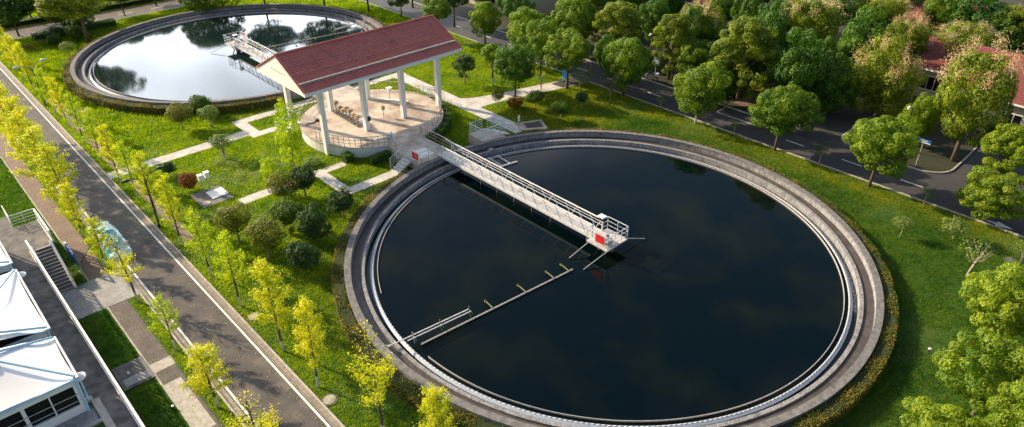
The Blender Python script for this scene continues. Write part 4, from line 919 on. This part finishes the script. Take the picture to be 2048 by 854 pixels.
# hedges
def hedge_ring(label, cx, cy, r0, r1, h, a0, a1, n, key, size, name="hedge"):
    t = thing(name, label, "hedge", (cx, cy, 0))
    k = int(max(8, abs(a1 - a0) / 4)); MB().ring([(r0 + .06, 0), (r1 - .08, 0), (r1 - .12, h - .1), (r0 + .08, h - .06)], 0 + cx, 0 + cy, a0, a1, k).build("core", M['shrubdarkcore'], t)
    a = np.radians(rng.uniform(a0, a1, n)); f = rng.uniform(0, 1, n); side = rng.uniform(0, 1, n)
    hh = h - .08 + .07 * np.sin(a * 37) + rng.normal(0, .04, n)
    rr = np.where(side < .68, r0 + (r1 - r0) * f, r1 - rng.uniform(0, .08, n)); zz = np.where(side < .68, hh, f * hh)
    P = np.stack([rr * np.cos(a), rr * np.sin(a), zz], 1) + rng.normal(0, .03, (n, 3))
    Nn = np.where(side[:, None] < .68, np.array([[0, 0, 1.0]]), np.stack([np.cos(a), np.sin(a), .4 + 0 * a], 1))
    fastmesh("foliage", leaves(P, Nn, size, .6), 4, M[key], t)
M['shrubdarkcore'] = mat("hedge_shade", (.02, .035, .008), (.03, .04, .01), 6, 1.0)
hedge_ring("low orange and green flowering hedge hugging the near tank's outer wall", 0, 0, 20.03, 20.95, .95, 102, 437, 64000, 'hedge', .10)
hedge_ring("low brownish hedge around the far tank's outer wall", 0, 64.5, 20.03, 20.95, .95, -75, 258, 42000, 'hedge', .12)
hedge_ring("clipped green hedge curving round the platform's right side", 0, 32.25, 7.6, 8.4, .95, -80, 2, 7000, 'hedgegreen', .10)
def hedge_box(label, x0, x1, y0, y1, h, key='hedgegreen', z0=0, dens=260):
    t = thing("hedge", label, "hedge", ((x0 + x1) / 2, (y0 + y1) / 2, z0))
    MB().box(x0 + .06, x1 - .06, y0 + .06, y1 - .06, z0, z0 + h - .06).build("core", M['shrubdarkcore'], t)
    A = (x1 - x0) * (y1 - y0) + 2 * h * (x1 - x0 + y1 - y0); n = int(A * dens * 1.3)
    P = rng.uniform(0, 1, (n, 3)); f = rng.integers(0, 5, n); w = np.array([(x1 - x0) * (y1 - y0) * 2] + [(x1 - x0) * h] * 2 + [(y1 - y0) * h] * 2); f = rng.choice(5, n, p=w / w.sum())
    P[f == 0, 2] = 1; P[f == 1, 1] = 0; P[f == 2, 1] = 1; P[f == 3, 0] = 0; P[f == 4, 0] = 1
    NN = np.array([[0, 0, 1], [0, -1, .4], [0, 1, .4], [-1, 0, .4], [1, 0, .4]])[f]
    P = P * [x1 - x0, y1 - y0, h] + [x0, y0, z0] - np.array(t.location) + rng.normal(0, .04, (n, 3))
    fastmesh("foliage", leaves(P, NN, .10, .6), 4, M[key], t)
hedge_box("long clipped hedge below the platform wall left of the deck steps", -5.4, -3.2, 24.4, 25.2, .75)
hedge_box("short square hedge at the foot of the platform's left corner column", -6.9, -6.0, 26.6, 27.6, .75)
hedge_box("small bushy hedge at the foot of the terrace steps", -31.75, -31.15, 23.7, 26.6, .9)
hedge_box("dark hedge along the near side of the far road", -19.0, -8.0, 88.6, 90.2, .8, 'hedgegreen', 0, 90)
hedge_box("dark hedge beyond the far road at top left", -22.0, 8.0, 98.0, 99.5, .8, 'hedgegreen', 0, 60)

# ------------------------------------------------------------ ginkgo rows
def mk_ginkgo(key, mt, dens, seed, bare=False, H=7.4):
    rs = np.random.default_rng(seed); random.seed(seed); mb = MB(); P = []; NN = []
    lx, ly = rs.uniform(-.25, .25, 2); mb.tube([(0, 0, -.05), (lx * .3, ly * .3, H * .35), (lx * .7, ly * .7, H * .7), (lx, ly, H * .98)], [.095, .07, .045, .012], 8)
    nb = 19
    for k in range(nb):
        f = .30 + .66 * k / nb; s0 = np.array([lx * f, ly * f, H * f]); a = k * 2.4 + rs.uniform(-.5, .5); L = (1.75 * (1 - f) ** .75 + .28) * rs.uniform(.7, 1.15)
        d = np.array([math.cos(a), math.sin(a), rs.uniform(.35, .95)]); d /= np.linalg.norm(d); e = s0 + d * L + np.array([0, 0, .2 * L])
        mb.tube([tuple(s0), tuple(s0 + d * L * .55), tuple(e)], [.032, .02, .008], 5)
        m_ = int(dens * (L + .3) * (0.15 if bare and f > .62 else 1)); q = rs.uniform(.18, 1.05, m_) ** .9
        cc = s0 + (e - s0) * q[:, None]; cl = np.round(q * 7) / 7; off = rs.normal(0, 1, (m_, 3)) * (.10 + .09 * np.sin(q * 21 + k)[:, None] ** 2)
        P.append(cc + off * (1 + .0 * f)); NN.append(off + np.array([[0, 0, .12]]))
    m_ = int(dens * .8 * (0.2 if bare else 1)); q = rs.uniform(.5, 1.02, m_); P.append(np.stack([lx * q, ly * q, H * q], 1) + rs.normal(0, .14, (m_, 3))); NN.append(rs.normal(0, 1, (m_, 3)) + [0, 0, .4])
    P = np.concatenate(P); NN = np.concatenate(NN)
    ob = fastmesh("crown", leaves(P, unit(NN), .10, .5, .8), 4, mt); c = ob.data; bpy.data.objects.remove(ob)
    ob = mb.build("trunk", M['trunkw'], None, True); tr = ob.data; bpy.data.objects.remove(ob)
    MESH[key] = (c, tr, H)
for i in range(4): mk_ginkgo('g%d' % i, M['ginkgo'], 240, 10 + i)
for i in range(2): mk_ginkgo('gg%d' % i, M['ginkgog'], 170, 30 + i)
mk_ginkgo('gb', M['ginkgo'], 120, 41, True)
def ginkgo(key, x, y, h, label, grp, wd=1.0):
    c, tr, H = MESH[key]; t = thing("ginkgo_tree", label, "tree", (x, y, 0), random.uniform(0, 6.28), grp)
    for nm, me in (("crown", c), ("trunk", tr)):
        o = bpy.data.objects.new(nm, me); COL.objects.link(o); o.parent = t; o.scale = (h / H * wd, h / H * wd, h / H)
    return t
GL = "ginkgo trees on the left verge of the left-hand road"; GR = "ginkgo trees on the right verge of the left-hand road"
for key, v, h, lab in [('gb', -1.2, 5.6, "half-bare ginkgo at the bottom edge left of the road"),
                       ('g1', 5.1, 5.0, "fan-shaped yellow ginkgo beside the pale patched pavement"),
                       ('gg0', 11.8, 4.6, "thin ginkgo level with the concrete lawn pad"),
                       ('gb', 18.6, 5.8, "ginkgo with bare upper twigs beside the paved forecourt"),
                       ('g2', 24.6, 4.6, "yellow ginkgo leaning over the teal covered car"),
                       ('g3', 30.2, 5.2, "ginkgo just behind the teal covered car"),
                       ('g0', 33.8, 6.4, "bushy ginkgo opposite the terrace corner railing"),
                       ('g1', 38.2, 6.6, "ginkgo on the left verge level with the upper garden path"),
                       ('g2', 42.6, 6.6, "ginkgo beyond the terrace corner, on the left verge"),
                       ('g3', 47.0, 6.6, "dense golden ginkgo at the left edge of the picture"),
                       ('g1', 51.6, 6.6, "golden ginkgo above the dense one at the left edge"),
                       ('g0', 56.2, 6.4, "ginkgo where the left verge meets the picture's left edge")]:
    ginkgo(key, -29.1 + random.uniform(-.1, .1) - (.35 if 20 < v < 32 else 0), v, h * (1.08 if v > 32 else 1), lab, GL, 1.5 if v > 32 or v < 10 else 1.15)
for key, v, h, lab in [('g1', -7.6, 6.4, "pointed yellow ginkgo cut by the bottom edge beside the near tank"),
                       ('gb', -3.4, 8.0, "ginkgo with bare top twigs beside the near tank's hedge"),
                       ('g2', 2.5, 6.8, "bright ginkgo right of the tall one, beside the lower manhole"),
                       ('g0', 6.9, 7.4, "tall bright yellow ginkgo right of the upper manhole"),
                       ('gg0', 13.1, 6.4, "leaning ginkgo above the upper manhole"),
                       ('gg1', 18.0, 6.0, "ginkgo overhanging the road kerb below the lamp post"),
                       ('g3', 23.6, 6.2, "bushy ginkgo right of the near double lamp post"),
                       ('g2', 28.6, 6.4, "ginkgo hiding the near double lamp post's foot"),
                       ('gg0', 33.4, 5.8, "ginkgo below the start of the upper garden path"),
                       ('g1', 38.0, 5.8, "ginkgo beside the start of the upper garden path"),
                       ('gg1', 43.4, 5.6, "slim ginkgo above the start of the upper garden path"),
                       ('gg0', 48.6, 5.6, "pale ginkgo over the broken brick path"),
                       ('g0', 53.8, 5.8, "whitewashed ginkgo below the far double lamp post"),
                       ('gg1', 58.4, 5.6, "whitewashed ginkgo just before the far double lamp post"),
                       ('g3', 67.9, 5.8, "ginkgo just beyond the far double lamp post"),
                       ('g1', 72.7, 5.8, "second ginkgo beyond the far double lamp post"),
                       ('g2', 77.3, 5.8, "third ginkgo beyond the far double lamp post"),
                       ('g0', 82.8, 5.8, "last ginkgo on the right verge before the far road")]:
    ox = -24.0
    if 'near tank' in lab: ox = -22.4 if v < -5 else -23.2
    ginkgo(key, ox, v, h * 1.02, lab, GR, 1.0)
t = thing("tree_prop", "thin dark prop pole leaning across the left sidewalk", "pole", (-30.64, 26.6, 0)); MB().tube([(-30.64, 26.6, 0), (-29.2, 27.0, 1.4)], .035, 6).build("pole", M['dark'], t)

# ------------------------------------------------------------ street furniture
def dlamp(x, y, label):
    t = thing("street_lamp", label, "street lamp", (x, y, 0), 0, "double-armed lamps on the right verge of the left-hand road")
    MB().cyl(x, y, 0, .35, .12, 10).build("base", M['dark'], t)
    MB().tube([(x, y, .3), (x, y, 4.6)], [.07, .05], 8).build("pole", M['dark'], t)
    for sx, zz in ((-1, 4.9), (1, 5.1)):
        MB().tube([(x, y, 4.2), (x + sx * .5, y, zz - .1), (x + sx * 1.1, y, zz)], .035, 6).build("arm", M['dark'], t)
        hd_ = MB(); hd_.tube([(x + sx * 1.0, y, zz + .0), (x + sx * 1.25, y, zz + .04), (x + sx * 1.7, y, zz + .0)], [.05, .15, .07], 10); hd_.build("lamp_head", M['dark'] if y < 40 else M['steel'], t)
dlamp(-24.3, 27.6, "black double-armed street lamp beside the upper garden path's road end")
dlamp(-24.2, 62.3, "far double-armed street lamp with pale heads at top left")
def slamp(x, y, label):
    t = thing("street_lamp", label, "street lamp", (x, y, 0), 0, "lamps beyond the right-hand road")
    MB().tube([(x, y, 0), (x, y, 4.6)], [.07, .05], 8).build("pole", M['dark'], t); MB().tube([(x, y, 4.4), (x - .9, y, 4.9)], .03, 6).build("arm", M['dark'], t)
    MB().tube([(x - .8, y, 4.9), (x - 1.1, y, 4.95), (x - 1.5, y, 4.9)], [.06, .16, .06], 10).build("lamp_head", M['white'], t)
slamp(*(35.09, -8.97), "lamp post in front of the beige building's dark window"); slamp(*(35.15, 21.72), "lamp post with a white head in the dark wood behind the scooter")
# street-name sign
x, y = 32.84, -11.39
t = thing("street_sign", "blue street-name sign with white characters on a slim pole at the junction", "sign", (x, y, 0))
MB().cyl(x, y, 0, 2.7, .045, 8).build("pole", M['galv'], t)
bd = MB().box(x - .03, x + .03, y - .62, y + .5, 2.45, 2.82).build("board", M['blue'], t)
MB().box(x - .034, x - .031, y - .62, y + .5, 2.45, 2.53).build("white_band", M['white'], bd)
ch = MB()
for cx_ in (.18, -.02, -.25):
    for a in ((-.06, -.06, 2.6, 2.76), (.06, .06, 2.6, 2.76)): ch.box(x - .037, x - .031, y + cx_ + a[0] - .012, y + cx_ + a[0] + .012, a[2], a[3])
    for z in (2.61, 2.68, 2.75): ch.box(x - .038, x - .0315, y + cx_ - .07, y + cx_ + .07, z - .01, z + .01)
ch.build("lettering", M['white'], bd)
x, y = 33.37, 20.01
t = thing("parking_sign", "blue board with white writing on a pole behind the scooter", "sign", (x, y, 0))
MB().cyl(x, y, 0, 2.2, .05, 8).build("pole", M['galv'], t); bd = MB().box(x - .03, x + .03, y - .45, y + .45, 1.7, 2.4).build("board", M['blue'], t)
ch = MB()
for i in range(3): ch.box(x - .036, x - .031, y - .3, y + .3 - .1 * (i % 2), 1.85 + i * .17, 1.9 + i * .17)
ch.build("lettering", M['white'], bd)
x, y = (23.99, 26.64)
t = thing("blue_notice_panel", "bright blue panel standing behind the round kerb tree's trunk", "sign", (x, y, 0))
MB().box(x - .04, x + .04, y - .35, y + .35, .5, 1.7).build("panel", M['skyblue'], t); MB().cyl(x, y - .3, 0, .5, .03, 6).cyl(x, y + .3, 0, .5, .03, 6).build("leg", M['galv'], t)
t = thing("notice_slab", "upright dark blue notice slab with a white top beside the terrace steps", "sign", (-31.0, 26.9, 0))
MB().box(-31.06, -30.94, 25.6, 27.9, .0, 1.55).build("slab", M['blue'], t); MB().box(-31.065, -30.935, 27.5, 27.92, 1.2, 1.58).build("white_cap", M['white'], t)
# scooter
x, y = 32.6 - .9, 16.8
x, y = (32.28, 19.88)
t = thing("scooter", "dark grey scooter parked against the far kerb under the trees", "scooter", (x, y, 0))
for q in (-.75, .75):
    a = MB(); a.ring([(.26, -.06), (.36, -.05), (.36, .05), (.26, .06)], 0, 0, n=18)
    a.v = [(x + vv[2], y + q + vv[0], .36 + vv[1]) for vv in a.v]; a.build("wheel", M['dark'], t)
MB().box(x - .16, x + .16, y - .75, y - .05, .45, .85).build("rear_body", M['grey'], t); MB().box(x - .14, x + .14, y - .7, y + .0, .85, .97).build("seat", M['dark'], t)
MB().box(x - .14, x + .14, y - .05, y + .45, .3, .38).build("footboard", M['grey'], t); MB().beam((x, y + .5, .35), (x, y + .35, 1.1), .3, .1).build("front_shield", M['grey'], t)
MB().tube([(x - .32, y + .3, 1.15), (x + .32, y + .3, 1.15)], .03, 6).tube([(x, y + .33, 1.15), (x, y + .75, .36)], .04, 6).build("handlebar", M['galv'], t); MB().box(x - .2, x + .2, y - 1.1, y - .75, .85, 1.15).build("rear_box", M['white'], t)
# covered car
cx_, cy_ = -28.05, 28.0
t = thing("covered_car", "car under a glossy teal and silver cover at the left kerb", "car", (cx_, cy_, 0))
L_, W_ = 7.0, 1.75; V_, F_ = [], []
ny, nx = 44, 22
for i in range(ny + 1):
    f = i / ny; yy = -L_ / 2 + L_ * f
    h = .62 + .62 * max(0, 1 - abs(f - .48) / .30) ** .55 if abs(f - .48) < .30 else .62 + .1 * math.cos((f - .48) * 9)
    h *= min(1, (f * 9) ** .5) * min(1, ((1 - f) * 9) ** .5) if 0 < f < 1 else 0.05
    wd = W_ / 2 * min(1, (max(f, .001) * 10) ** .4) * min(1, (max(1 - f, .001) * 10) ** .4)
    for j in range(nx + 1):
        a = math.pi * j / nx; c_, s_ = math.cos(a), math.sin(a)
        xx = wd * (abs(c_) ** .55) * (1 if c_ > 0 else -1); zz = h * (max(0, s_) ** .5)
        rip = .025 * math.sin(f * 60 + j) + .02 * math.sin(j * 2.3 + f * 17); V_.append((cx_ + xx * (1 + rip * .6), cy_ + yy, max(0.0, zz * (1 + rip))))
for i in range(ny):
    for j in range(nx): a = i * (nx + 1) + j; F_.append((a, a + 1, a + nx + 2, a + nx + 1))
mb = MB(); mb.v = V_; mb.f = F_; mb.build("cover", M['cover'], t, True)
tie = MB()
for q in (-1.6, .3, 1.9): tie.tube([(cx_ - .9, cy_ + q, .1), (cx_ - .82, cy_ + q, .5)], .02, 5)
tie.build("cover_tie", M['dark'], t)
# concrete pads, manholes, meter boxes
def pad(label, poly, z, lids):
    t = thing("concrete_pad", label, "manhole cover", (*poly[0], 0)); MB().prism(poly, 0, z).build("slab", M['deckc'] if 'right' in label else M['tanktop'], t)
    for l, c, zz in lids: MB().prism(l, z, z + zz).build("lid", M[c], t)
pad("square-edged concrete pad with a white lid beside the meter boxes", rect(-20.4, -17.65, 27.9, 30.9), .10, [(rect(-19.2, -17.75, 28.8, 30.3), 'white', .07), (arc(-19.9, 28.5, .38, 0, 340, 14), 'kerb', .05)])
pad("framed concrete pad in the lawn strip below the terrace", rect(-32.78, -30.95, 10.25, 12.72), .10, [(rect(-32.6, -31.15, 11.25, 12.55), 'terrace', .03), (rect(-32.6, -31.15, 10.42, 11.2), 'sett', .04)])
pad("grey concrete pad on the right lawn near the tank rim", [(11.2, 22.15), (14.1, 20.85), (12.95, 18.7), (10.5, 20.4)], .10, [([(11.9, 21.4), (13.6, 20.6), (12.85, 19.3), (11.4, 20.3)], 'channel', .02)])
t = thing("inspection_lid_knob", "small white knob on the framed pad below the terrace", "knob", (-32.1, 11.6, .13)); MB().cyl(-32.1, 11.6, .13, .26, .07, 10).box(-32.16, -32.04, 11.48, 11.7, .13, .2).build("knob", M['white'], t)
for (x, y), lab in (((-23.82, 11.43), "round grey manhole under the leaning ginkgo"), ((-24.04, 1.11), "round grey manhole between the two lowest bright ginkgos"), ((21.93, -22.61), "dark round manhole on the right lawn by the road")):
    t = thing("manhole", lab, "manhole", (x, y, 0)); MB().cyl(x, y, 0, .05, .5, 28).build("frame", M['terrace'], t); MB().cyl(x, y, .05, .07, .38, 28).build("lid", M['deckc'] if x < 0 else M['terrace'], t)
for (x, y), lab in (((-19.18, 30.77), "left one of the two white meter boxes on legs"), ((-18.55, 30.95), "right one of the two white meter boxes on legs")):
    t = thing("meter_box", lab, "meter box", (x, y, 0), 0, "white meter boxes by the concrete pad"); MB().cyl(x, y, .1, 1.25, .05, 8).build("leg", M['galv'], t)
    MB().box(x - .2, x + .2, y - .17, y + .17, 1.2, 1.72).build("cabinet", M['white'], t); MB().box(x - .24, x + .24, y - .21, y + .21, 1.72, 1.77).build("lid", M['white'], t)
x, y = 10.2, 20.3
t = thing("marker_post", "slim white-topped instrument post at the corner of the right lawn pad", "post", (x, y, 0)); MB().cyl(x, y, 0, 1.3, .03, 8).build("pole", M['galv'], t); MB().cyl(x, y, 1.25, 1.85, .10, 10).build("instrument", M['white'], t)
x, y = (6.52, -22.10)
t = thing("lawn_sprinkler", "small black sprinkler standing on the right lawn", "sprinkler", (x, y, 0)); MB().cyl(x, y, 0, .3, .05, 8).build("stem", M['dark'], t); MB().cyl(x, y, .3, .38, .09, 8).build("head", M['white'], t)
x, y = (-31.16, 6.84)
t = thing("lawn_sprinkler", "small black sprinkler on the lawn strip below the terrace", "sprinkler", (x, y, 0)); MB().cyl(x, y, 0, .25, .05, 8).build("stem", M['dark'], t); MB().cyl(x, y, .25, .32, .08, 8).build("head", M['white'], t)

# ------------------------------------------------------------ fallen leaves on the road, pavement and lawn
n = 5200; P = np.column_stack([rng.uniform(-31, -21, n), rng.uniform(-12, 75, n), np.full(n, .045)])
kp = rng.uniform(0, 1, n) < np.where((P[:, 0] > -27.8) & (P[:, 0] < -25.6), .22, .9); P = P[kp]
o = fastmesh("fallen_leaves", leaves(P, np.tile([0, 0, 1.0], (len(P), 1)), .085, .15, .8), 4, M['ginkgo']); struct(o, "stuff"); o["label"] = "yellow ginkgo leaves scattered over the road and its verges"; o["category"] = "leaves"
# ------------------------------------------------------------ grass
def inpoly(P, poly):
    x, y = P[:, 0], P[:, 1]; ins = np.zeros(len(P), bool); n = len(poly)
    for i in range(n):
        x0, y0 = poly[i]; x1, y1 = poly[(i + 1) % n]
        c = ((y0 > y) != (y1 > y)) & (x < (x1 - x0) * (y - y0) / (y1 - y0 + 1e-12) + x0); ins ^= c
    return ins
EXC = [rect(-28.75, -24.48, -80, 140), rect(-30.98, -29.5, -80, 140), rect(-33.3, -28.6, 19.45, 23.75), rect(26.2, 200, -100, 200), rect(-24.6, 26.3, 91.5, 97), rect(-3.0, 1.0, 19.9, 26), rect(-1, 3, 38.9, 45),
       rect(4.55, 7.05, 18.8, 21.9), rect(7.0, 9.0, 20.1, 21.5), rect(-20.4, -17.65, 27.9, 30.9), rect(-32.8, -30.95, 10.25, 12.75), [(11.2, 22.15), (14.1, 20.85), (12.95, 18.7), (10.5, 20.4)],
       rect(-4.6, -2.95, 21.3, 22.5), rect(-8.3, -6, 36.4, 38), rect(7.2, 9.7, 32.2, 34), rect(-60, -33.2, -60, 34.2), rect(-33.2, -31.6, 27.5, 31.95), rect(-33.2, -31.8, 23.5, 27.6),
       rect(-22.9, -20.9, 57.3, 58.6), rect(-23.7, -22.6, 52, 64), rect(-23.7, -22.9, 40.6, 50), rect(-23.55, -22.75, 24, 37.5)] + PATHS
def ok(P):
    k = (np.hypot(P[:, 0], P[:, 1]) > 20.3) & (np.hypot(P[:, 0], P[:, 1] - 64.5) > 20.3) & (np.hypot(P[:, 0], P[:, 1] - 32.25) > 7.6)
    for e in EXC: k &= ~inpoly(P, e)
    return k
def vis(P, marg=0.12):
    d = np.column_stack([P, np.zeros(len(P))]) - np.array(CAM); w = d @ np.array(fwd); x = (d @ np.array(rt)) / w / (18 / 24.67); y = (d @ np.array(up)) / w / (18 / 24.67 * 427 / 1024)
    return (w > 0) & (np.abs(x) < 1 + marg) & (np.abs(y) < 1 + marg * 2)
def blades(P, scale, lean=.35):
    n = len(P); h = scale * rng.uniform(.6, 1.25, n); a = rng.uniform(0, 6.28, n); w = scale * .26
    dx, dy = np.cos(a) * w / 2, np.sin(a) * w / 2; lx, ly = rng.normal(0, lean, n) * h, rng.normal(0, lean, n) * h
    V = np.zeros((n, 3, 3)); V[:, 0, 0] = P[:, 0] - dx; V[:, 0, 1] = P[:, 1] - dy; V[:, 1, 0] = P[:, 0] + dx; V[:, 1, 1] = P[:, 1] + dy
    V[:, 2, 0] = P[:, 0] + lx; V[:, 2, 1] = P[:, 1] + ly; V[:, 2, 2] = h
    return V.reshape(-1, 3)
def zone(P):
    """0 bright lawn, 1 deep green lawn, 2 dry grass tinted as a sunlit strip"""
    u, v = P[:, 0], P[:, 1]; wob = np.sin(v * .7) * .5 + np.sin(u * 1.3 + v * .4) * .4
    z = np.zeros(len(P), int)
    z[(u > 12) & (v < 24)] = 1; z[(np.hypot(u, v) > 20) & (v < 0) & (u > -12)] = 1; z[u < -30.8] = 1
    q = rng.normal(0, .8, len(P)); z[(u + q > 23.3 + wob) & (v < 24)] = 2; z[(u > 11.5) & (v < 28.5 - .15 * u) & (v > 16 + wob + 2 * q)] = 2
    return z
BL = {0: [], 1: [], 2: []}
for (x0, x1, y0, y1, dens, sc) in [(-34, 30, -36, 12, 420, .14), (-34, 27, 12, 46, 300, .17), (-34, 27, 46, 110, 120, .27)]:
    n = int((x1 - x0) * (y1 - y0) * dens); P = np.column_stack([rng.uniform(x0, x1, n), rng.uniform(y0, y1, n)]); P = P[vis(P)]; P = P[ok(P)]
    cl = np.sin(P[:, 0] * 2.1 + np.sin(P[:, 1] * 1.7)) * np.sin(P[:, 1] * 2.6 + np.sin(P[:, 0] * 1.3)); P = P[rng.uniform(0, 1, len(P)) < (.85 + .25 * cl) * np.clip(1.25 - .9 * np.clip(np.sin(P[:, 0] * .37 + 2 * np.sin(P[:, 1] * .23)) * np.sin(P[:, 1] * .41 + 1.5 * np.sin(P[:, 0] * .31)), 0, 1), .45, 1)]
    z = zone(P)
    for k in BL: BL[k].append(blades(P[z == k], sc))
for k, nm, mk, lb in ((0, "lawn_grass", 'grassb', ''), (1, "deep_green_grass", 'grassd', ''), (2, "dry_sunlit_grass", 'grassy', '')):
    o = fastmesh(nm, np.concatenate(BL[k]), 3, M[mk]); struct(o, "stuff"); o["label"] = {0: "bright yellow-green lawn grass round the garden paths", 1: "deep green lawn grass on the right and below the terrace", 2: "dry yellowish grass with sunlight tinted in beside the right-hand road"}[k]; o["category"] = "grass"
    print(nm, len(o.data.polygons))
